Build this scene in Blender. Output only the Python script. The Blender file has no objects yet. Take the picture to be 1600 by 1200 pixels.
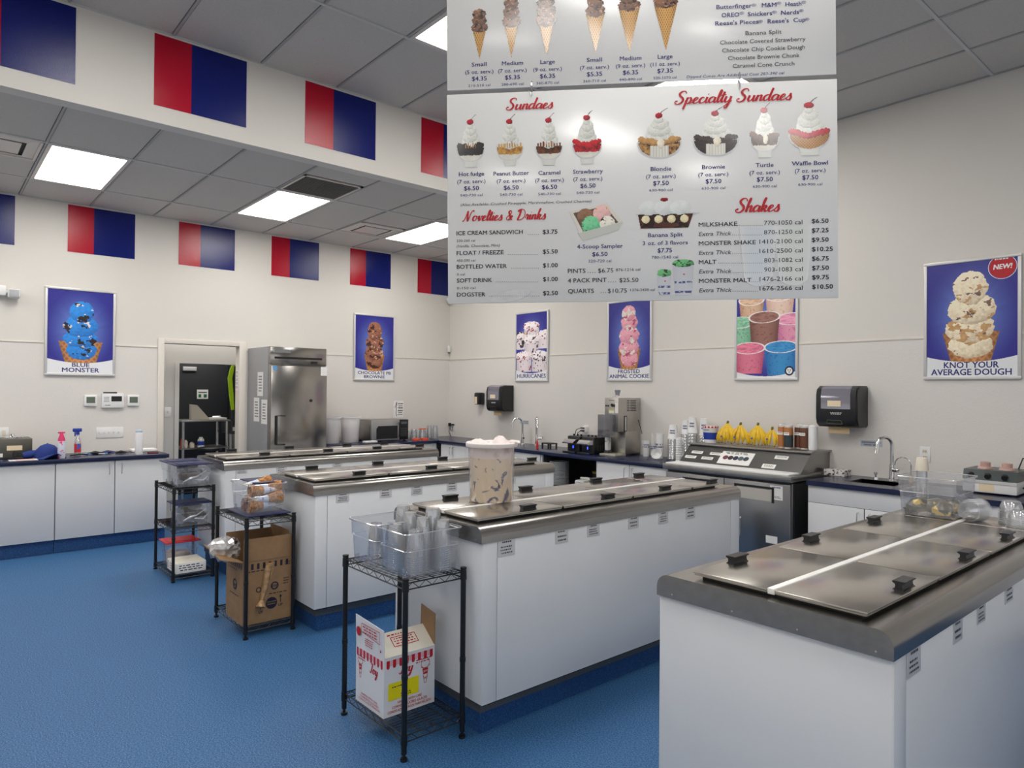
import bpy, bmesh, math, random
import numpy as np
from mathutils import Vector, Matrix
random.seed(7)
RNG = np.random.RandomState(11)
scene = bpy.context.scene
COL = scene.collection
PI = math.pi

# ---------------------------------------------------------------- camera
F_PX = 1070.4
cam_d = bpy.data.cameras.new('camera')
cam = bpy.data.objects.new('camera', cam_d)
COL.objects.link(cam)
cam_d.sensor_fit = 'HORIZONTAL'
cam_d.sensor_width = 36.0
cam_d.lens = F_PX / 1600.0 * 36.0
cam_d.clip_start = 0.05
cam_d.clip_end = 60
yaw, pit, rol = 0.85933, -0.008206, 0.00862
_Ry = Matrix(((math.cos(yaw), 0, math.sin(yaw)), (0, 1, 0), (-math.sin(yaw), 0, math.cos(yaw))))
_Rx = Matrix(((1, 0, 0), (0, math.cos(pit), -math.sin(pit)), (0, math.sin(pit), math.cos(pit))))
_Rz = Matrix(((math.cos(rol), -math.sin(rol), 0), (math.sin(rol), math.cos(rol), 0), (0, 0, 1)))
_M = _Rz @ _Rx @ _Ry
_A = Matrix(((1, 0, 0), (0, 0, -1), (0, 1, 0)))
_W = (_M @ _A).transposed()                       # camera (x right, y down, z forward) -> world
cam.matrix_world = Matrix.Translation((0, 0, 1.6)) @ (_W @ Matrix(((1, 0, 0), (0, -1, 0), (0, 0, -1)))).to_4x4()
scene.camera = cam

# ---------------------------------------------------------------- light + exposure
scene.view_settings.view_transform = 'Standard'
scene.view_settings.look = 'None'
scene.view_settings.exposure = 0.15
scene.view_settings.gamma = 1.0
scene.view_settings.use_curve_mapping = False
LAMP_E = 13.5
world = bpy.data.worlds.new('world')
scene.world = world
world.use_nodes = True
world.node_tree.nodes['Background'].inputs[0].default_value = (0.97, 0.98, 1.0, 1)
world.node_tree.nodes['Background'].inputs[1].default_value = 0.85

# ---------------------------------------------------------------- materials
def lin(c):
    return tuple((x / 12.92 if x <= 0.04045 else ((x + 0.055) / 1.055) ** 2.4) for x in c)
def rgb(r, g, b):
    return lin((r / 255.0, g / 255.0, b / 255.0))
def mat(name, col, rough=0.5, metal=0.0, coat=0.0, noise=None, bump=None, spec=0.5, emit=None, coat_rough=0.03):
    m = bpy.data.materials.new(name)
    m.use_nodes = True
    nt = m.node_tree
    b = nt.nodes['Principled BSDF']
    b.inputs['Base Color'].default_value = (*col, 1)
    b.inputs['Roughness'].default_value = rough
    b.inputs['Metallic'].default_value = metal
    b.inputs['Coat Weight'].default_value = coat
    b.inputs['Coat Roughness'].default_value = coat_rough
    b.inputs['Specular IOR Level'].default_value = spec
    if emit:
        b.inputs['Emission Color'].default_value = (*emit[0], 1)
        b.inputs['Emission Strength'].default_value = emit[1]
    tc = nt.nodes.new('ShaderNodeTexCoord')
    if noise:                                      # (scale, second colour, low, high, (sx, sy, sz))
        sc, c2, lo, hi = noise[:4]
        mp = nt.nodes.new('ShaderNodeMapping')
        if len(noise) > 4:
            mp.inputs['Scale'].default_value = noise[4]
        n = nt.nodes.new('ShaderNodeTexNoise')
        n.inputs['Scale'].default_value = sc
        n.inputs['Detail'].default_value = 4
        r = nt.nodes.new('ShaderNodeMapRange')
        r.inputs['From Min'].default_value = lo
        r.inputs['From Max'].default_value = hi
        mx = nt.nodes.new('ShaderNodeMix')
        mx.data_type = 'RGBA'
        mx.inputs['A'].default_value = (*col, 1)
        mx.inputs['B'].default_value = (*c2, 1)
        nt.links.new(tc.outputs['Object'], mp.inputs['Vector'])
        nt.links.new(mp.outputs['Vector'], n.inputs['Vector'])
        nt.links.new(n.outputs['Fac'], r.inputs['Value'])
        nt.links.new(r.outputs['Result'], mx.inputs['Factor'])
        nt.links.new(mx.outputs['Result'], b.inputs['Base Color'])
    if bump:                                       # (scale, strength, (sx, sy, sz))
        mp = nt.nodes.new('ShaderNodeMapping')
        if len(bump) > 2:
            mp.inputs['Scale'].default_value = bump[2]
        n = nt.nodes.new('ShaderNodeTexNoise')
        n.inputs['Scale'].default_value = bump[0]
        n.inputs['Detail'].default_value = 2
        bp = nt.nodes.new('ShaderNodeBump')
        bp.inputs['Strength'].default_value = bump[1]
        bp.inputs['Distance'].default_value = 0.002
        nt.links.new(tc.outputs['Object'], mp.inputs['Vector'])
        nt.links.new(mp.outputs['Vector'], n.inputs['Vector'])
        nt.links.new(n.outputs['Fac'], bp.inputs['Height'])
        nt.links.new(bp.outputs['Normal'], b.inputs['Normal'])
    return m
def clear_mat(name, tint=(0.95, 0.96, 0.98), body=0.12, body_col=(0.9, 0.92, 0.95), rough=0.06, gloss=0.08):
    """thin clear plastic: mostly see-through, a little milky, glossy at grazing angles"""
    m = bpy.data.materials.new(name)
    m.use_nodes = True
    nt = m.node_tree
    nt.nodes.clear()
    out = nt.nodes.new('ShaderNodeOutputMaterial')
    tr = nt.nodes.new('ShaderNodeBsdfTransparent')
    tr.inputs[0].default_value = (*tint, 1)
    df = nt.nodes.new('ShaderNodeBsdfPrincipled')
    df.inputs['Base Color'].default_value = (*body_col, 1)
    df.inputs['Roughness'].default_value = 0.3
    gl = nt.nodes.new('ShaderNodeBsdfGlossy')
    gl.inputs['Roughness'].default_value = rough
    lw = nt.nodes.new('ShaderNodeLayerWeight')
    lw.inputs['Blend'].default_value = 0.35
    ml = nt.nodes.new('ShaderNodeMath')
    ml.operation = 'MULTIPLY_ADD'
    ml.inputs[1].default_value = 0.45
    ml.inputs[2].default_value = gloss
    nt.links.new(lw.outputs['Facing'], ml.inputs[0])
    m1 = nt.nodes.new('ShaderNodeMixShader')
    m1.inputs[0].default_value = body
    nt.links.new(tr.outputs[0], m1.inputs[1])
    nt.links.new(df.outputs[0], m1.inputs[2])
    m2 = nt.nodes.new('ShaderNodeMixShader')
    nt.links.new(ml.outputs[0], m2.inputs[0])
    nt.links.new(m1.outputs[0], m2.inputs[1])
    nt.links.new(gl.outputs[0], m2.inputs[2])
    nt.links.new(m2.outputs[0], out.inputs['Surface'])
    return m
def vcol_mat(name, rough=0.35, coat=0.0, coat_rough=0.03):
    m = mat(name, (1, 1, 1), rough, coat=coat, coat_rough=coat_rough)
    nt = m.node_tree
    a = nt.nodes.new('ShaderNodeVertexColor')
    a.layer_name = 'Col'
    nt.links.new(a.outputs['Color'], nt.nodes['Principled BSDF'].inputs['Base Color'])
    return m

WALL = mat('wall_paint', rgb(221, 216, 208), 0.6, bump=(180, 0.06))
FRP = mat('wall_sheet', rgb(224, 219, 213), 0.30, bump=(150, 0.75))
TRIMW = mat('white_trim', rgb(222, 214, 204), 0.4)
TILE = mat('ceiling_tile', rgb(204, 200, 194), 0.85, noise=(60, rgb(200, 196, 190), 0.4, 0.6))
TBAR = mat('ceiling_bar', rgb(205, 204, 202), 0.55)
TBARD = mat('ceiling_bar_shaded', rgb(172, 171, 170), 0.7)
MACH = mat('machine_steel', (0.50, 0.48, 0.445), 0.38, 1.0, noise=(9, (0.44, 0.42, 0.39), 0.35, 0.65))
GRIDBACK = mat('ceiling_joint', rgb(70, 70, 70), 0.9)
LAMPB = mat('added_light_diffuser', (1, 1, 1), 0.5, emit=((1.0, 0.97, 0.93), 5.0))
LAMP = mat('lamp_diffuser', (1, 1, 1), 0.5, emit=((1.0, 0.975, 0.935), LAMP_E))
FLOOR = mat('floor_epoxy', rgb(30, 76, 124), 0.5, noise=(150, rgb(80, 126, 170), 0.42, 0.62), bump=(120, 0.12), spec=.35)
COVE = mat('cove_epoxy', rgb(24, 68, 122), 0.5, noise=(150, rgb(56, 100, 154), 0.42, 0.7))
STEEL = mat('brushed_steel', (0.42, 0.40, 0.375), 0.27, 1.0, noise=(26, (0.36, 0.345, 0.325), 0.35, 0.65, (1, 0.08, 1)), bump=(240, 0.035, (1, 0.03, 1)))
LIDST = mat('lid_steel', (0.60, 0.565, 0.51), 0.24, 1.0, noise=(7, (0.53, 0.50, 0.46), 0.35, 0.7))
STEELD = mat('dull_steel', (0.38, 0.37, 0.355), 0.36, 1.0, noise=(9, (0.32, 0.31, 0.30), 0.35, 0.65))
STEELF = mat('fridge_steel', (0.44, 0.415, 0.385), 0.17, 1.0, bump=(2.4, 0.8), noise=(4, (0.38, 0.36, 0.335), 0.3, 0.7))
GREYSIDE = mat('grey_side_paint', rgb(150, 150, 152), 0.4)
CHROME = mat('chrome', (0.75, 0.75, 0.76), 0.06, 1.0)
ALU = mat('aluminium_frame', rgb(214, 212, 210), 0.35, 0.25)
WPANEL = mat('white_laminate', rgb(226, 227, 228), 0.24, noise=(2.2, rgb(221, 222, 223), 0.3, 0.7))
CABW = mat('cabinet_laminate', rgb(222, 221, 221), 0.4)
JOINT = mat('dark_joint', rgb(60, 60, 62), 0.8)
TOE = mat('toe_strip', rgb(92, 94, 96), 0.5)
NAVY = mat('navy_laminate', rgb(24, 31, 62), 0.24, noise=(160, rgb(44, 50, 80), 0.5, 0.75))
BLACK = mat('black_plastic', rgb(26, 27, 29), 0.35)
BLACKW = mat('black_coated_wire', rgb(18, 19, 21), 0.35)
DKGREY = mat('dark_grey_plastic', rgb(62, 62, 64), 0.4)
WHITE = mat('white_plastic', rgb(232, 231, 230), 0.35)
RAIL = mat('white_rail', rgb(236, 234, 230), 0.35)
PAPER = mat('paper', rgb(238, 236, 232), 0.7)
CREAMP = mat('tan_paper', rgb(205, 180, 140), 0.7)
NOTE = mat('cream_note', rgb(232, 214, 180), 0.7)
INKB = mat('navy_ink', rgb(28, 32, 110), 0.5)
INKK = mat('black_ink', rgb(22, 22, 40), 0.5)
INKR = mat('red_ink', rgb(190, 16, 34), 0.5)
INKW = mat('white_ink', rgb(240, 240, 240), 0.5)
RED = mat('red_vinyl', rgb(178, 6, 40), 0.125, bump=(300, 0.35), spec=0.4)
BLUE = mat('blue_vinyl', rgb(12, 26, 106), 0.125, bump=(300, 0.35), spec=0.4)
BOARD = mat('menu_board_white', rgb(230, 229, 227), 0.35, coat=1.0, coat_rough=0.16, bump=(2.2, 0.45))
ART = vcol_mat('printed_art', 0.3)
ARTB = vcol_mat('printed_menu_art', 0.25, coat=0.6, coat_rough=0.10)
CARD = mat('brown_cardboard', rgb(150, 118, 84), 0.8, noise=(14, rgb(140, 108, 76), 0.35, 0.65))
CARDW = mat('white_cardboard', rgb(226, 226, 228), 0.5)
CARDT = mat('cream_cardboard', rgb(236, 230, 214), 0.6)
YELLOW = mat('yellow_label', rgb(236, 222, 0), 0.55)
CLEAR = clear_mat('clear_tub', tint=(0.93, 0.94, 0.97), body=0.10)
CLEARC = clear_mat('clear_cup', body=0.20, body_col=(.97, .98, 1), gloss=0.22, rough=0.05)
CLEARB = clear_mat('clear_bag', body=0.34, body_col=(0.95, 0.93, 0.90), gloss=0.06, rough=0.16)
CLEARG = clear_mat('smoky_guard', tint=(0.5, 0.5, 0.55), body=0.25, body_col=(0.25, 0.25, 0.28), gloss=0.1)
FROST = clear_mat('frosted_bucket', tint=(0.9, 0.9, 0.9), body=0.72, body_col=(0.88, 0.86, 0.85), gloss=0.04, rough=0.2)
NAVYLID = mat('navy_lid', rgb(38, 44, 84), 0.4)
REDLID = mat('red_lid', rgb(214, 24, 44), 0.35)
def vein_mat(name, col, c2, scale, w0, rough=.42):
    m = mat(name, col, rough)
    nt = m.node_tree
    b = nt.nodes['Principled BSDF']
    tc = nt.nodes.new('ShaderNodeTexCoord')
    n = nt.nodes.new('ShaderNodeTexNoise'); n.inputs['Scale'].default_value = scale; n.inputs['Detail'].default_value = 3; n.inputs['Distortion'].default_value = .8
    n2 = nt.nodes.new('ShaderNodeTexNoise'); n2.inputs['Scale'].default_value = scale * 1.6; n2.inputs['Detail'].default_value = 2
    s1 = nt.nodes.new('ShaderNodeMath'); s1.operation = 'SUBTRACT'; s1.inputs[1].default_value = .5
    a1 = nt.nodes.new('ShaderNodeMath'); a1.operation = 'ABSOLUTE'
    r1 = nt.nodes.new('ShaderNodeMapRange'); r1.inputs['From Min'].default_value = w0; r1.inputs['From Max'].default_value = w0 * .45
    r2 = nt.nodes.new('ShaderNodeMapRange'); r2.inputs['From Min'].default_value = .50; r2.inputs['From Max'].default_value = .56
    mu = nt.nodes.new('ShaderNodeMath'); mu.operation = 'MULTIPLY'
    mx = nt.nodes.new('ShaderNodeMix'); mx.data_type = 'RGBA'; mx.inputs['A'].default_value = (*col, 1); mx.inputs['B'].default_value = (*c2, 1)
    L = nt.links.new
    L(tc.outputs['Object'], n.inputs['Vector']); L(tc.outputs['Object'], n2.inputs['Vector']); L(n.outputs['Fac'], s1.inputs[0]); L(s1.outputs[0], a1.inputs[0]); L(a1.outputs[0], r1.inputs['Value'])
    L(n2.outputs['Fac'], r2.inputs['Value']); L(r1.outputs['Result'], mu.inputs[0]); L(r2.outputs['Result'], mu.inputs[1]); L(mu.outputs[0], mx.inputs['Factor']); L(mx.outputs['Result'], b.inputs['Base Color'])
    return m
WAFFLE = mat('waffle', rgb(206, 148, 82), 0.6, noise=(70, rgb(150, 88, 38), 0.42, 0.62), bump=(60, 1.0))
SLEEVE = mat('cone_sleeve', rgb(214, 220, 236), 0.5, noise=(26, rgb(70, 92, 160), 0.56, 0.62))
BROWNC = mat('brown_cone', rgb(96, 74, 58), 0.6, noise=(30, rgb(64, 48, 38), 0.4, 0.6))
YEL_BAN = mat('banana_yellow', rgb(232, 190, 38), 0.45, noise=(30, rgb(206, 160, 28), 0.5, 0.7))
GREENST = mat('banana_stem', rgb(120, 112, 40), 0.6, noise=(60, rgb(70, 56, 26), 0.5, 0.6))
CARAMEL = mat('caramel_sauce', rgb(176, 112, 60), 0.35)
CHOCO = mat('chocolate_sauce', rgb(104, 62, 44), 0.35)
TEALDK = mat('dark_sauce', rgb(44, 58, 62), 0.35)
HIVIS = mat('hivis_fabric', rgb(196, 240, 30), 0.8)
DKFAB = mat('dark_fabric', rgb(52, 54, 58), 0.9)
BLUEFAB = mat('blue_fabric', rgb(28, 52, 124), 0.8, bump=(60, 0.6))
BLUELED = mat('blue_light', rgb(30, 60, 255), 0.3, emit=((0.02, 0.06, 1.0), 5.0))
ORANGE = mat('orange_plastic', rgb(236, 84, 44), 0.4)
PINK = mat('pink_plastic', rgb(226, 52, 112), 0.35)
BLUEP = mat('blue_plastic', rgb(28, 60, 160), 0.35)
REDP = mat('red_plastic', rgb(206, 26, 34), 0.35)
OLIVE = mat('olive_grey', rgb(96, 94, 86), 0.35, 0.5)
BEIGE = mat('beige_plastic', rgb(222, 212, 196), 0.4)
LCD = mat('lcd_grey', rgb(96, 106, 92), 0.25)
FROSTM = mat('frost_white', rgb(240, 228, 224), 0.7, bump=(30, 0.6))
DOORBLK = mat('door_black', rgb(34, 36, 40), 0.45)
BACKRM = mat('backroom_wall', rgb(206, 203, 198), 0.7)

# ---------------------------------------------------------------- mesh helpers
def BM():
    return bmesh.new()
def box(bm, a, b, bev=0.0, seg=2, rot=None, piv=None):
    c = [(a[i] + b[i]) / 2 for i in range(3)]
    s = [abs(b[i] - a[i]) for i in range(3)]
    r = bmesh.ops.create_cube(bm, size=1.0)
    vs = r['verts']
    bmesh.ops.scale(bm, vec=s, verts=vs)
    bmesh.ops.translate(bm, vec=c, verts=vs)
    if rot is not None:
        bmesh.ops.rotate(bm, cent=piv or c, matrix=rot, verts=vs)
    if bev > 0:
        es = list({e for v in vs for e in v.link_edges})
        bmesh.ops.bevel(bm, geom=es, offset=bev, segments=seg, profile=0.5, affect='EDGES')
def _ring(bm, c, u, v, r, n):
    return [bm.verts.new(Vector(c) + u * (r * math.cos(2 * PI * i / n)) + v * (r * math.sin(2 * PI * i / n))) for i in range(n)]
def _frame(d):
    d = d.normalized()
    up = Vector((0, 0, 1)) if abs(d.z) < 0.95 else Vector((1, 0, 0))
    u = d.cross(up).normalized()
    return u, u.cross(d).normalized()
def cyl(bm, p0, p1, r0, r1=None, n=12, caps=True):
    r1 = r0 if r1 is None else r1
    p0, p1 = Vector(p0), Vector(p1)
    u, v = _frame(p1 - p0)
    a = _ring(bm, p0, u, v, r0, n)
    b = _ring(bm, p1, u, v, r1, n)
    for i in range(n):
        bm.faces.new((a[i], a[(i + 1) % n], b[(i + 1) % n], b[i]))
    if caps:
        bm.faces.new(a[::-1])
        bm.faces.new(b)
def tube(bm, pts, r, n=6, caps=True, closed=False):
    pts = [Vector(p) for p in pts]
    rings = []
    N = len(pts)
    u = None
    for i, p in enumerate(pts):
        if closed:
            d = pts[(i + 1) % N] - pts[i - 1]
        else:
            d = pts[min(i + 1, N - 1)] - pts[max(i - 1, 0)]
        d.normalize()
        if u is None:
            u, v = _frame(d)
        else:
            u = (u - d * u.dot(d)).normalized()
            v = d.cross(u)
        v = d.cross(u).normalized()
        rr = r[i] if isinstance(r, (list, tuple)) else r
        rings.append(_ring(bm, p, u, v, rr, n))
    for k in range(N if closed else N - 1):
        a, b = rings[k], rings[(k + 1) % N]
        for i in range(n):
            bm.faces.new((a[i], a[(i + 1) % n], b[(i + 1) % n], b[i]))
    if caps and not closed:
        bm.faces.new(rings[0][::-1])
        bm.faces.new(rings[-1])
def lathe(bm, prof, n=24, c=(0, 0, 0), sx=1.0, sy=1.0):
    rings = []
    for r, z in prof:
        if r < 1e-6:
            rings.append([bm.verts.new((c[0], c[1], c[2] + z))])
        else:
            rings.append([bm.verts.new((c[0] + sx * r * math.cos(2 * PI * i / n), c[1] + sy * r * math.sin(2 * PI * i / n), c[2] + z)) for i in range(n)])
    for a, b in zip(rings, rings[1:]):
        for i in range(n):
            j = (i + 1) % n
            if len(a) == 1 and len(b) == 1:
                continue
            if len(a) == 1:
                bm.faces.new((a[0], b[j], b[i]))
            elif len(b) == 1:
                bm.faces.new((a[i], a[j], b[0]))
            else:
                bm.faces.new((a[i], a[j], b[j], b[i]))
def prism(bm, poly, axis, a, b):
    """poly: 2d points in the plane of the two other axes (in x,y,z order)"""
    def mk(p, t):
        if axis == 'x':
            return (t, p[0], p[1])
        if axis == 'y':
            return (p[0], t, p[1])
        return (p[0], p[1], t)
    A = [bm.verts.new(mk(p, a)) for p in poly]
    B = [bm.verts.new(mk(p, b)) for p in poly]
    n = len(poly)
    for i in range(n):
        bm.faces.new((A[i], A[(i + 1) % n], B[(i + 1) % n], B[i]))
    bm.faces.new(A[::-1])
    bm.faces.new(B)
def quadslab(bm, pts, t):
    """four corner points -> slab of thickness t along the normal"""
    p = [Vector(q) for q in pts]
    nrm = (p[1] - p[0]).cross(p[3] - p[0]).normalized() * t
    A = [bm.verts.new(q) for q in p]
    B = [bm.verts.new(q + nrm) for q in p]
    n = len(p)
    for i in range(n):
        bm.faces.new((A[i], A[(i + 1) % n], B[(i + 1) % n], B[i]))
    bm.faces.new(A[::-1])
    bm.faces.new(B)
def finish(bm, smooth):
    bmesh.ops.recalc_face_normals(bm, faces=bm.faces)
    me = bpy.data.meshes.new('m')
    bm.to_mesh(me)
    bm.free()
    if smooth:
        me.shade_smooth()
        me.set_sharp_from_angle(angle=math.radians(38))
    return me
def obj(name, bm, m, parent=None, smooth=True, loc=None, rot=None):
    me = finish(bm, smooth) if isinstance(bm, bmesh.types.BMesh) else bm
    me.name = name
    o = bpy.data.objects.new(name, me)
    if not me.materials:
        me.materials.append(m)
    COL.objects.link(o)
    if parent is not None:
        o.parent = parent
    if loc is not None:
        o.location = loc
    if rot is not None:
        o.rotation_euler = rot
    return o
def tag(o, label, cat, group=None):
    o['label'] = label
    o['category'] = cat
    if group:
        o['group'] = group
    return o
def thing(name, label, cat, loc=(0, 0, 0), rotz=0, group=None):
    o = bpy.data.objects.new(name, None)
    o.empty_display_size = 0.1
    COL.objects.link(o)
    o.location = loc
    o.rotation_euler = (0, 0, rotz)
    return tag(o, label, cat, group)
def struct(name, bm, m, parent=None, smooth=False):
    o = obj(name, bm, m, parent, smooth)
    if parent is None:
        o['kind'] = 'structure'
    return o
def bxo(name, a, b, m, parent=None, bev=0.0, **k):
    bm = BM()
    box(bm, a, b, bev)
    return obj(name, bm, m, parent, smooth=bev > 0, **k)
def dup(root, loc, rotz=None, label=None, group=None):
    def cp(o, par):
        c = o.copy()
        COL.objects.link(c)
        c.parent = par
        for ch in KIDS.get(o.name, ()):
            cp(ch, c)
        return c
    KIDS = {}
    for o in list(root.children_recursive):
        KIDS.setdefault(o.parent.name, []).append(o)
    r = cp(root, None)
    r.location = loc
    if rotz is not None:
        r.rotation_euler = (0, 0, rotz)
    if label:
        r['label'] = label
    if group:
        r['group'] = group
    return r

# ---------------------------------------------------------------- lettering (built-in font, turned into flat meshes)
_font_cache = {}
def text_mesh(s, size, bold=0.0, shear=0.0, align='CENTER', res=2):
    key = (s, round(size, 5), shear, align)
    if key not in _font_cache:
        cu = bpy.data.curves.new('t', 'FONT')
        cu.body = s
        cu.size = size
        cu.shear = shear
        cu.align_x = align
        cu.resolution_u = res
        cu.fill_mode = 'FRONT'
        o = bpy.data.objects.new('t', cu)
        me = o.to_mesh()
        V = [tuple(v.co) for v in me.vertices]
        P = [tuple(p.vertices) for p in me.polygons]
        o.to_mesh_clear()
        bpy.data.objects.remove(o)
        bpy.data.curves.remove(cu)
        _font_cache[key] = (V, P)
    return _font_cache[key]
class Print:
    """collects flat lettering and marks in a surface frame (u right, v up) and links them as one mesh per ink"""
    def __init__(self, origin, u, v, parent, lift=0.0012):
        self.o, self.u, self.v = Vector(origin), Vector(u).normalized(), Vector(v).normalized()
        self.n = self.u.cross(self.v)
        self.o = self.o + self.n * lift
        self.parent = parent
        self.data = {}
        self.rank = {}
    def lf(self, ink):
        return self.n * (0.00022 * self.rank.setdefault(ink, len(self.rank)))
    def pt(self, x, y):
        return self.o + self.u * x + self.v * y
    def text(self, s, x, y, size, ink, bold=0.0, shear=0.0, align='CENTER', sx=1.0, width=None, tilt=0.0):
        V, P = text_mesh(s, size, bold, shear, align)
        if not V:
            return
        if width:
            xs = [q[0] for q in V]
            sx = width / max(1e-6, (max(xs) - min(xs)))
            if align == 'LEFT':
                x -= min(xs) * sx
        vs, fs = self.data.setdefault(ink, ([], []))
        ct, st = math.cos(tilt), math.sin(tilt)
        for q4, (dx, dy) in enumerate(((0, 0),) if not bold else ((-bold * size, -bold * size * .6), (bold * size, -bold * size * .6), (-bold * size, bold * size * .6), (bold * size, bold * size * .6))):
            k = len(vs)
            for q in V:
                a, b = q[0] * sx + dx, q[1] + dy
                vs.append(self.pt(x + a * ct - b * st, y + a * st + b * ct) + self.lf(ink) + self.n * (.00005 * q4))
            fs.extend([tuple(i + k for i in p) for p in P])
    def poly(self, pts, ink, lift=0.0):
        vs, fs = self.data.setdefault(ink, ([], []))
        k = len(vs)
        vs.extend([self.pt(a, b) + self.n * lift + self.lf(ink) for a, b in pts])
        fs.append(tuple(range(k, k + len(pts))))
    def rect(self, x0, y0, x1, y1, ink, lift=0.0):
        self.poly([(x0, y0), (x1, y0), (x1, y1), (x0, y1)], ink, lift)
    def disc(self, x, y, r, ink, n=20, lift=0.0):
        self.poly([(x + r * math.cos(2 * PI * i / n), y + r * math.sin(2 * PI * i / n)) for i in range(n)], ink, lift)
    def ring(self, x, y, r0, r1, ink, n=24):
        for i in range(n):
            a, b = 2 * PI * i / n, 2 * PI * (i + 1) / n
            self.poly([(x + r0 * math.cos(a), y + r0 * math.sin(a)), (x + r1 * math.cos(a), y + r1 * math.sin(a)),
                       (x + r1 * math.cos(b), y + r1 * math.sin(b)), (x + r0 * math.cos(b), y + r0 * math.sin(b))], ink)
    def line(self, pts, w, ink):
        for (a, b), (c, d) in zip(pts, pts[1:]):
            L = math.hypot(c - a, d - b) or 1e-6
            nx, ny = -(d - b) / L * w / 2, (c - a) / L * w / 2
            self.poly([(a - nx, b - ny), (c - nx, d - ny), (c + nx, d + ny), (a + nx, b + ny)], ink)
    def scribble(self, x, y, w, h, ink, rows=3, seed=0):
        """fine print too small to read: rows of little dashes"""
        rr = random.Random(seed)
        rh = h / rows
        for i in range(rows):
            yy = y - (i + 0.6) * rh
            xx = x + rr.random() * w * 0.1
            while xx < x + w * (0.8 + 0.2 * rr.random()):
                l = w * (0.06 + 0.12 * rr.random())
                self.rect(xx, yy, min(xx + l, x + w), yy + rh * 0.42, ink)
                xx += l + w * 0.05
    def done(self, name='lettering'):
        for ink, (vs, fs) in self.data.items():
            me = bpy.data.meshes.new(name)
            me.from_pydata([tuple(q) for q in vs], [], fs)
            me.update()
            obj(name, me, ink, self.parent)
        self.data = {}

GLY = {
 'a': (1.0, [[(.75,.85),(.5,1),(.2,.8),(.08,.4),(.25,.05),(.5,.15),(.72,.5),(.78,.95),(.75,.3),(.85,.03),(1.05,.2)]]),
 'u': (1.02, [[(0,.3),(.12,.7),(.2,1),(.15,.35),(.3,.03),(.55,.2),(.72,.6),(.78,1),(.75,.3),(.88,.03),(1.08,.25)]]),
 'n': (.95, [[(0,.3),(.12,.8),(.2,1),(.18,.5),(.15,0),(.22,.5),(.45,.95),(.65,.9),(.66,.4),(.72,.05),(.98,.2)]]),
 'd': (1.05, [[(.72,.85),(.5,1),(.2,.8),(.08,.4),(.25,.05),(.5,.15),(.75,.6),(.85,1.4),(.9,2.1),(.8,1.2),(.75,.3),(.88,.03),(1.08,.2)]]),
 'e': (.78, [[(0,.2),(.35,.5),(.6,.8),(.45,1),(.2,.8),(.1,.4),(.25,.05),(.5,.05),(.82,.3)]]),
 's': (.8, [[(0,.2),(.3,.7),(.4,1.1),(.48,.75),(.6,.35),(.45,.02),(.15,.05),(.1,.22)]]),
 'p': (.95, [[(0,.3),(.15,.85),(.2,1),(.15,.2),(.05,-.9)], [(.12,.3),(.3,.9),(.6,.95),(.72,.5),(.5,.08),(.25,.1),(.6,.02),(.98,.2)]]),
 'c': (.75, [[(.6,.8),(.45,1),(.2,.8),(.1,.4),(.25,.05),(.5,.05),(.8,.3)]]),
 'i': (.45, [[(0,.3),(.15,.8),(.2,1),(.15,.3),(.28,.03),(.5,.25)], [(.2,1.4),(.26,1.55)]]),
 'l': (.45, [[(0,.3),(.3,1.0),(.42,1.9),(.3,2.1),(.2,1.7),(.15,.5),(.28,.03),(.5,.25)]]),
 't': (.5, [[(0,.3),(.2,1),(.3,1.8),(.2,.5),(.32,.03),(.55,.25)], [(-.05,1.2),(.6,1.3)]]),
 'y': (.98, [[(0,.3),(.12,.7),(.2,1),(.15,.35),(.3,.03),(.55,.2),(.72,.6),(.78,1),(.72,0),(.6,-.8),(.35,-.95),(.3,-.7),(.6,-.2),(1.0,.25)]]),
 'o': (.9, [[(.55,.9),(.35,1),(.12,.75),(.1,.3),(.3,.02),(.6,.15),(.68,.6),(.5,.95),(.7,.85),(.95,.9)]]),
 'v': (.85, [[(0,.4),(.15,.9),(.25,.9),(.3,.3),(.4,.02),(.6,.4),(.68,.95),(.9,.85)]]),
 'r': (.68, [[(0,.3),(.15,1.05),(.3,.9),(.5,.92),(.42,.4),(.5,.05),(.75,.25)]]),
 'k': (.9, [[(0,.3),(.25,1.2),(.38,2.0),(.28,2.1),(.18,1.5),(.12,0)], [(.14,.4),(.4,.95),(.6,.85),(.5,.55),(.2,.5),(.5,.3),(.65,.02),(.95,.2)]]),
 'h': (.92, [[(0,.3),(.25,1.2),(.38,2.0),(.28,2.1),(.18,1.5),(.12,0),(.2,.5),(.45,.95),(.62,.85),(.62,.3),(.7,.03),(.95,.2)]]),
 'S': (1.3, [[(1.2,1.7),(1.0,2.1),(.6,2.1),(.35,1.75),(.5,1.35),(.85,1.0),(1.0,.55),(.8,.1),(.4,-.05),(.05,.2),(.15,.5),(.35,.4)]]),
 'N': (1.7, [[(0,.1),(.15,.0),(.3,.4),(.45,1.4),(.5,2.0),(.65,1.2),(.85,.2),(.95,0),(1.05,.8),(1.2,1.8),(1.45,2.1),(1.6,1.9)]]),
 'D': (1.5, [[(.4,2.0),(.4,1.0),(.25,0.05),(.7,.0),(1.2,.4),(1.3,1.2),(1.0,1.9),(.5,2.1),(.1,1.9),(.0,1.6)]]),
 '&': (1.3, [[(1.0,.9),(.75,.3),(.4,0),(.05,.25),(.15,.7),(.6,1.2),(.7,1.65),(.45,1.9),(.25,1.6),(.45,1.1),(.8,.3),(1.1,.05)]]),
 'J': (1.2, [[(.2,1.7),(.5,2.0),(1.0,2.0)], [(.8,2.0),(.75,1.0),(.6,.1),(.3,-.05),(.05,.3)]]),
 ' ': (.6, []),
}
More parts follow.
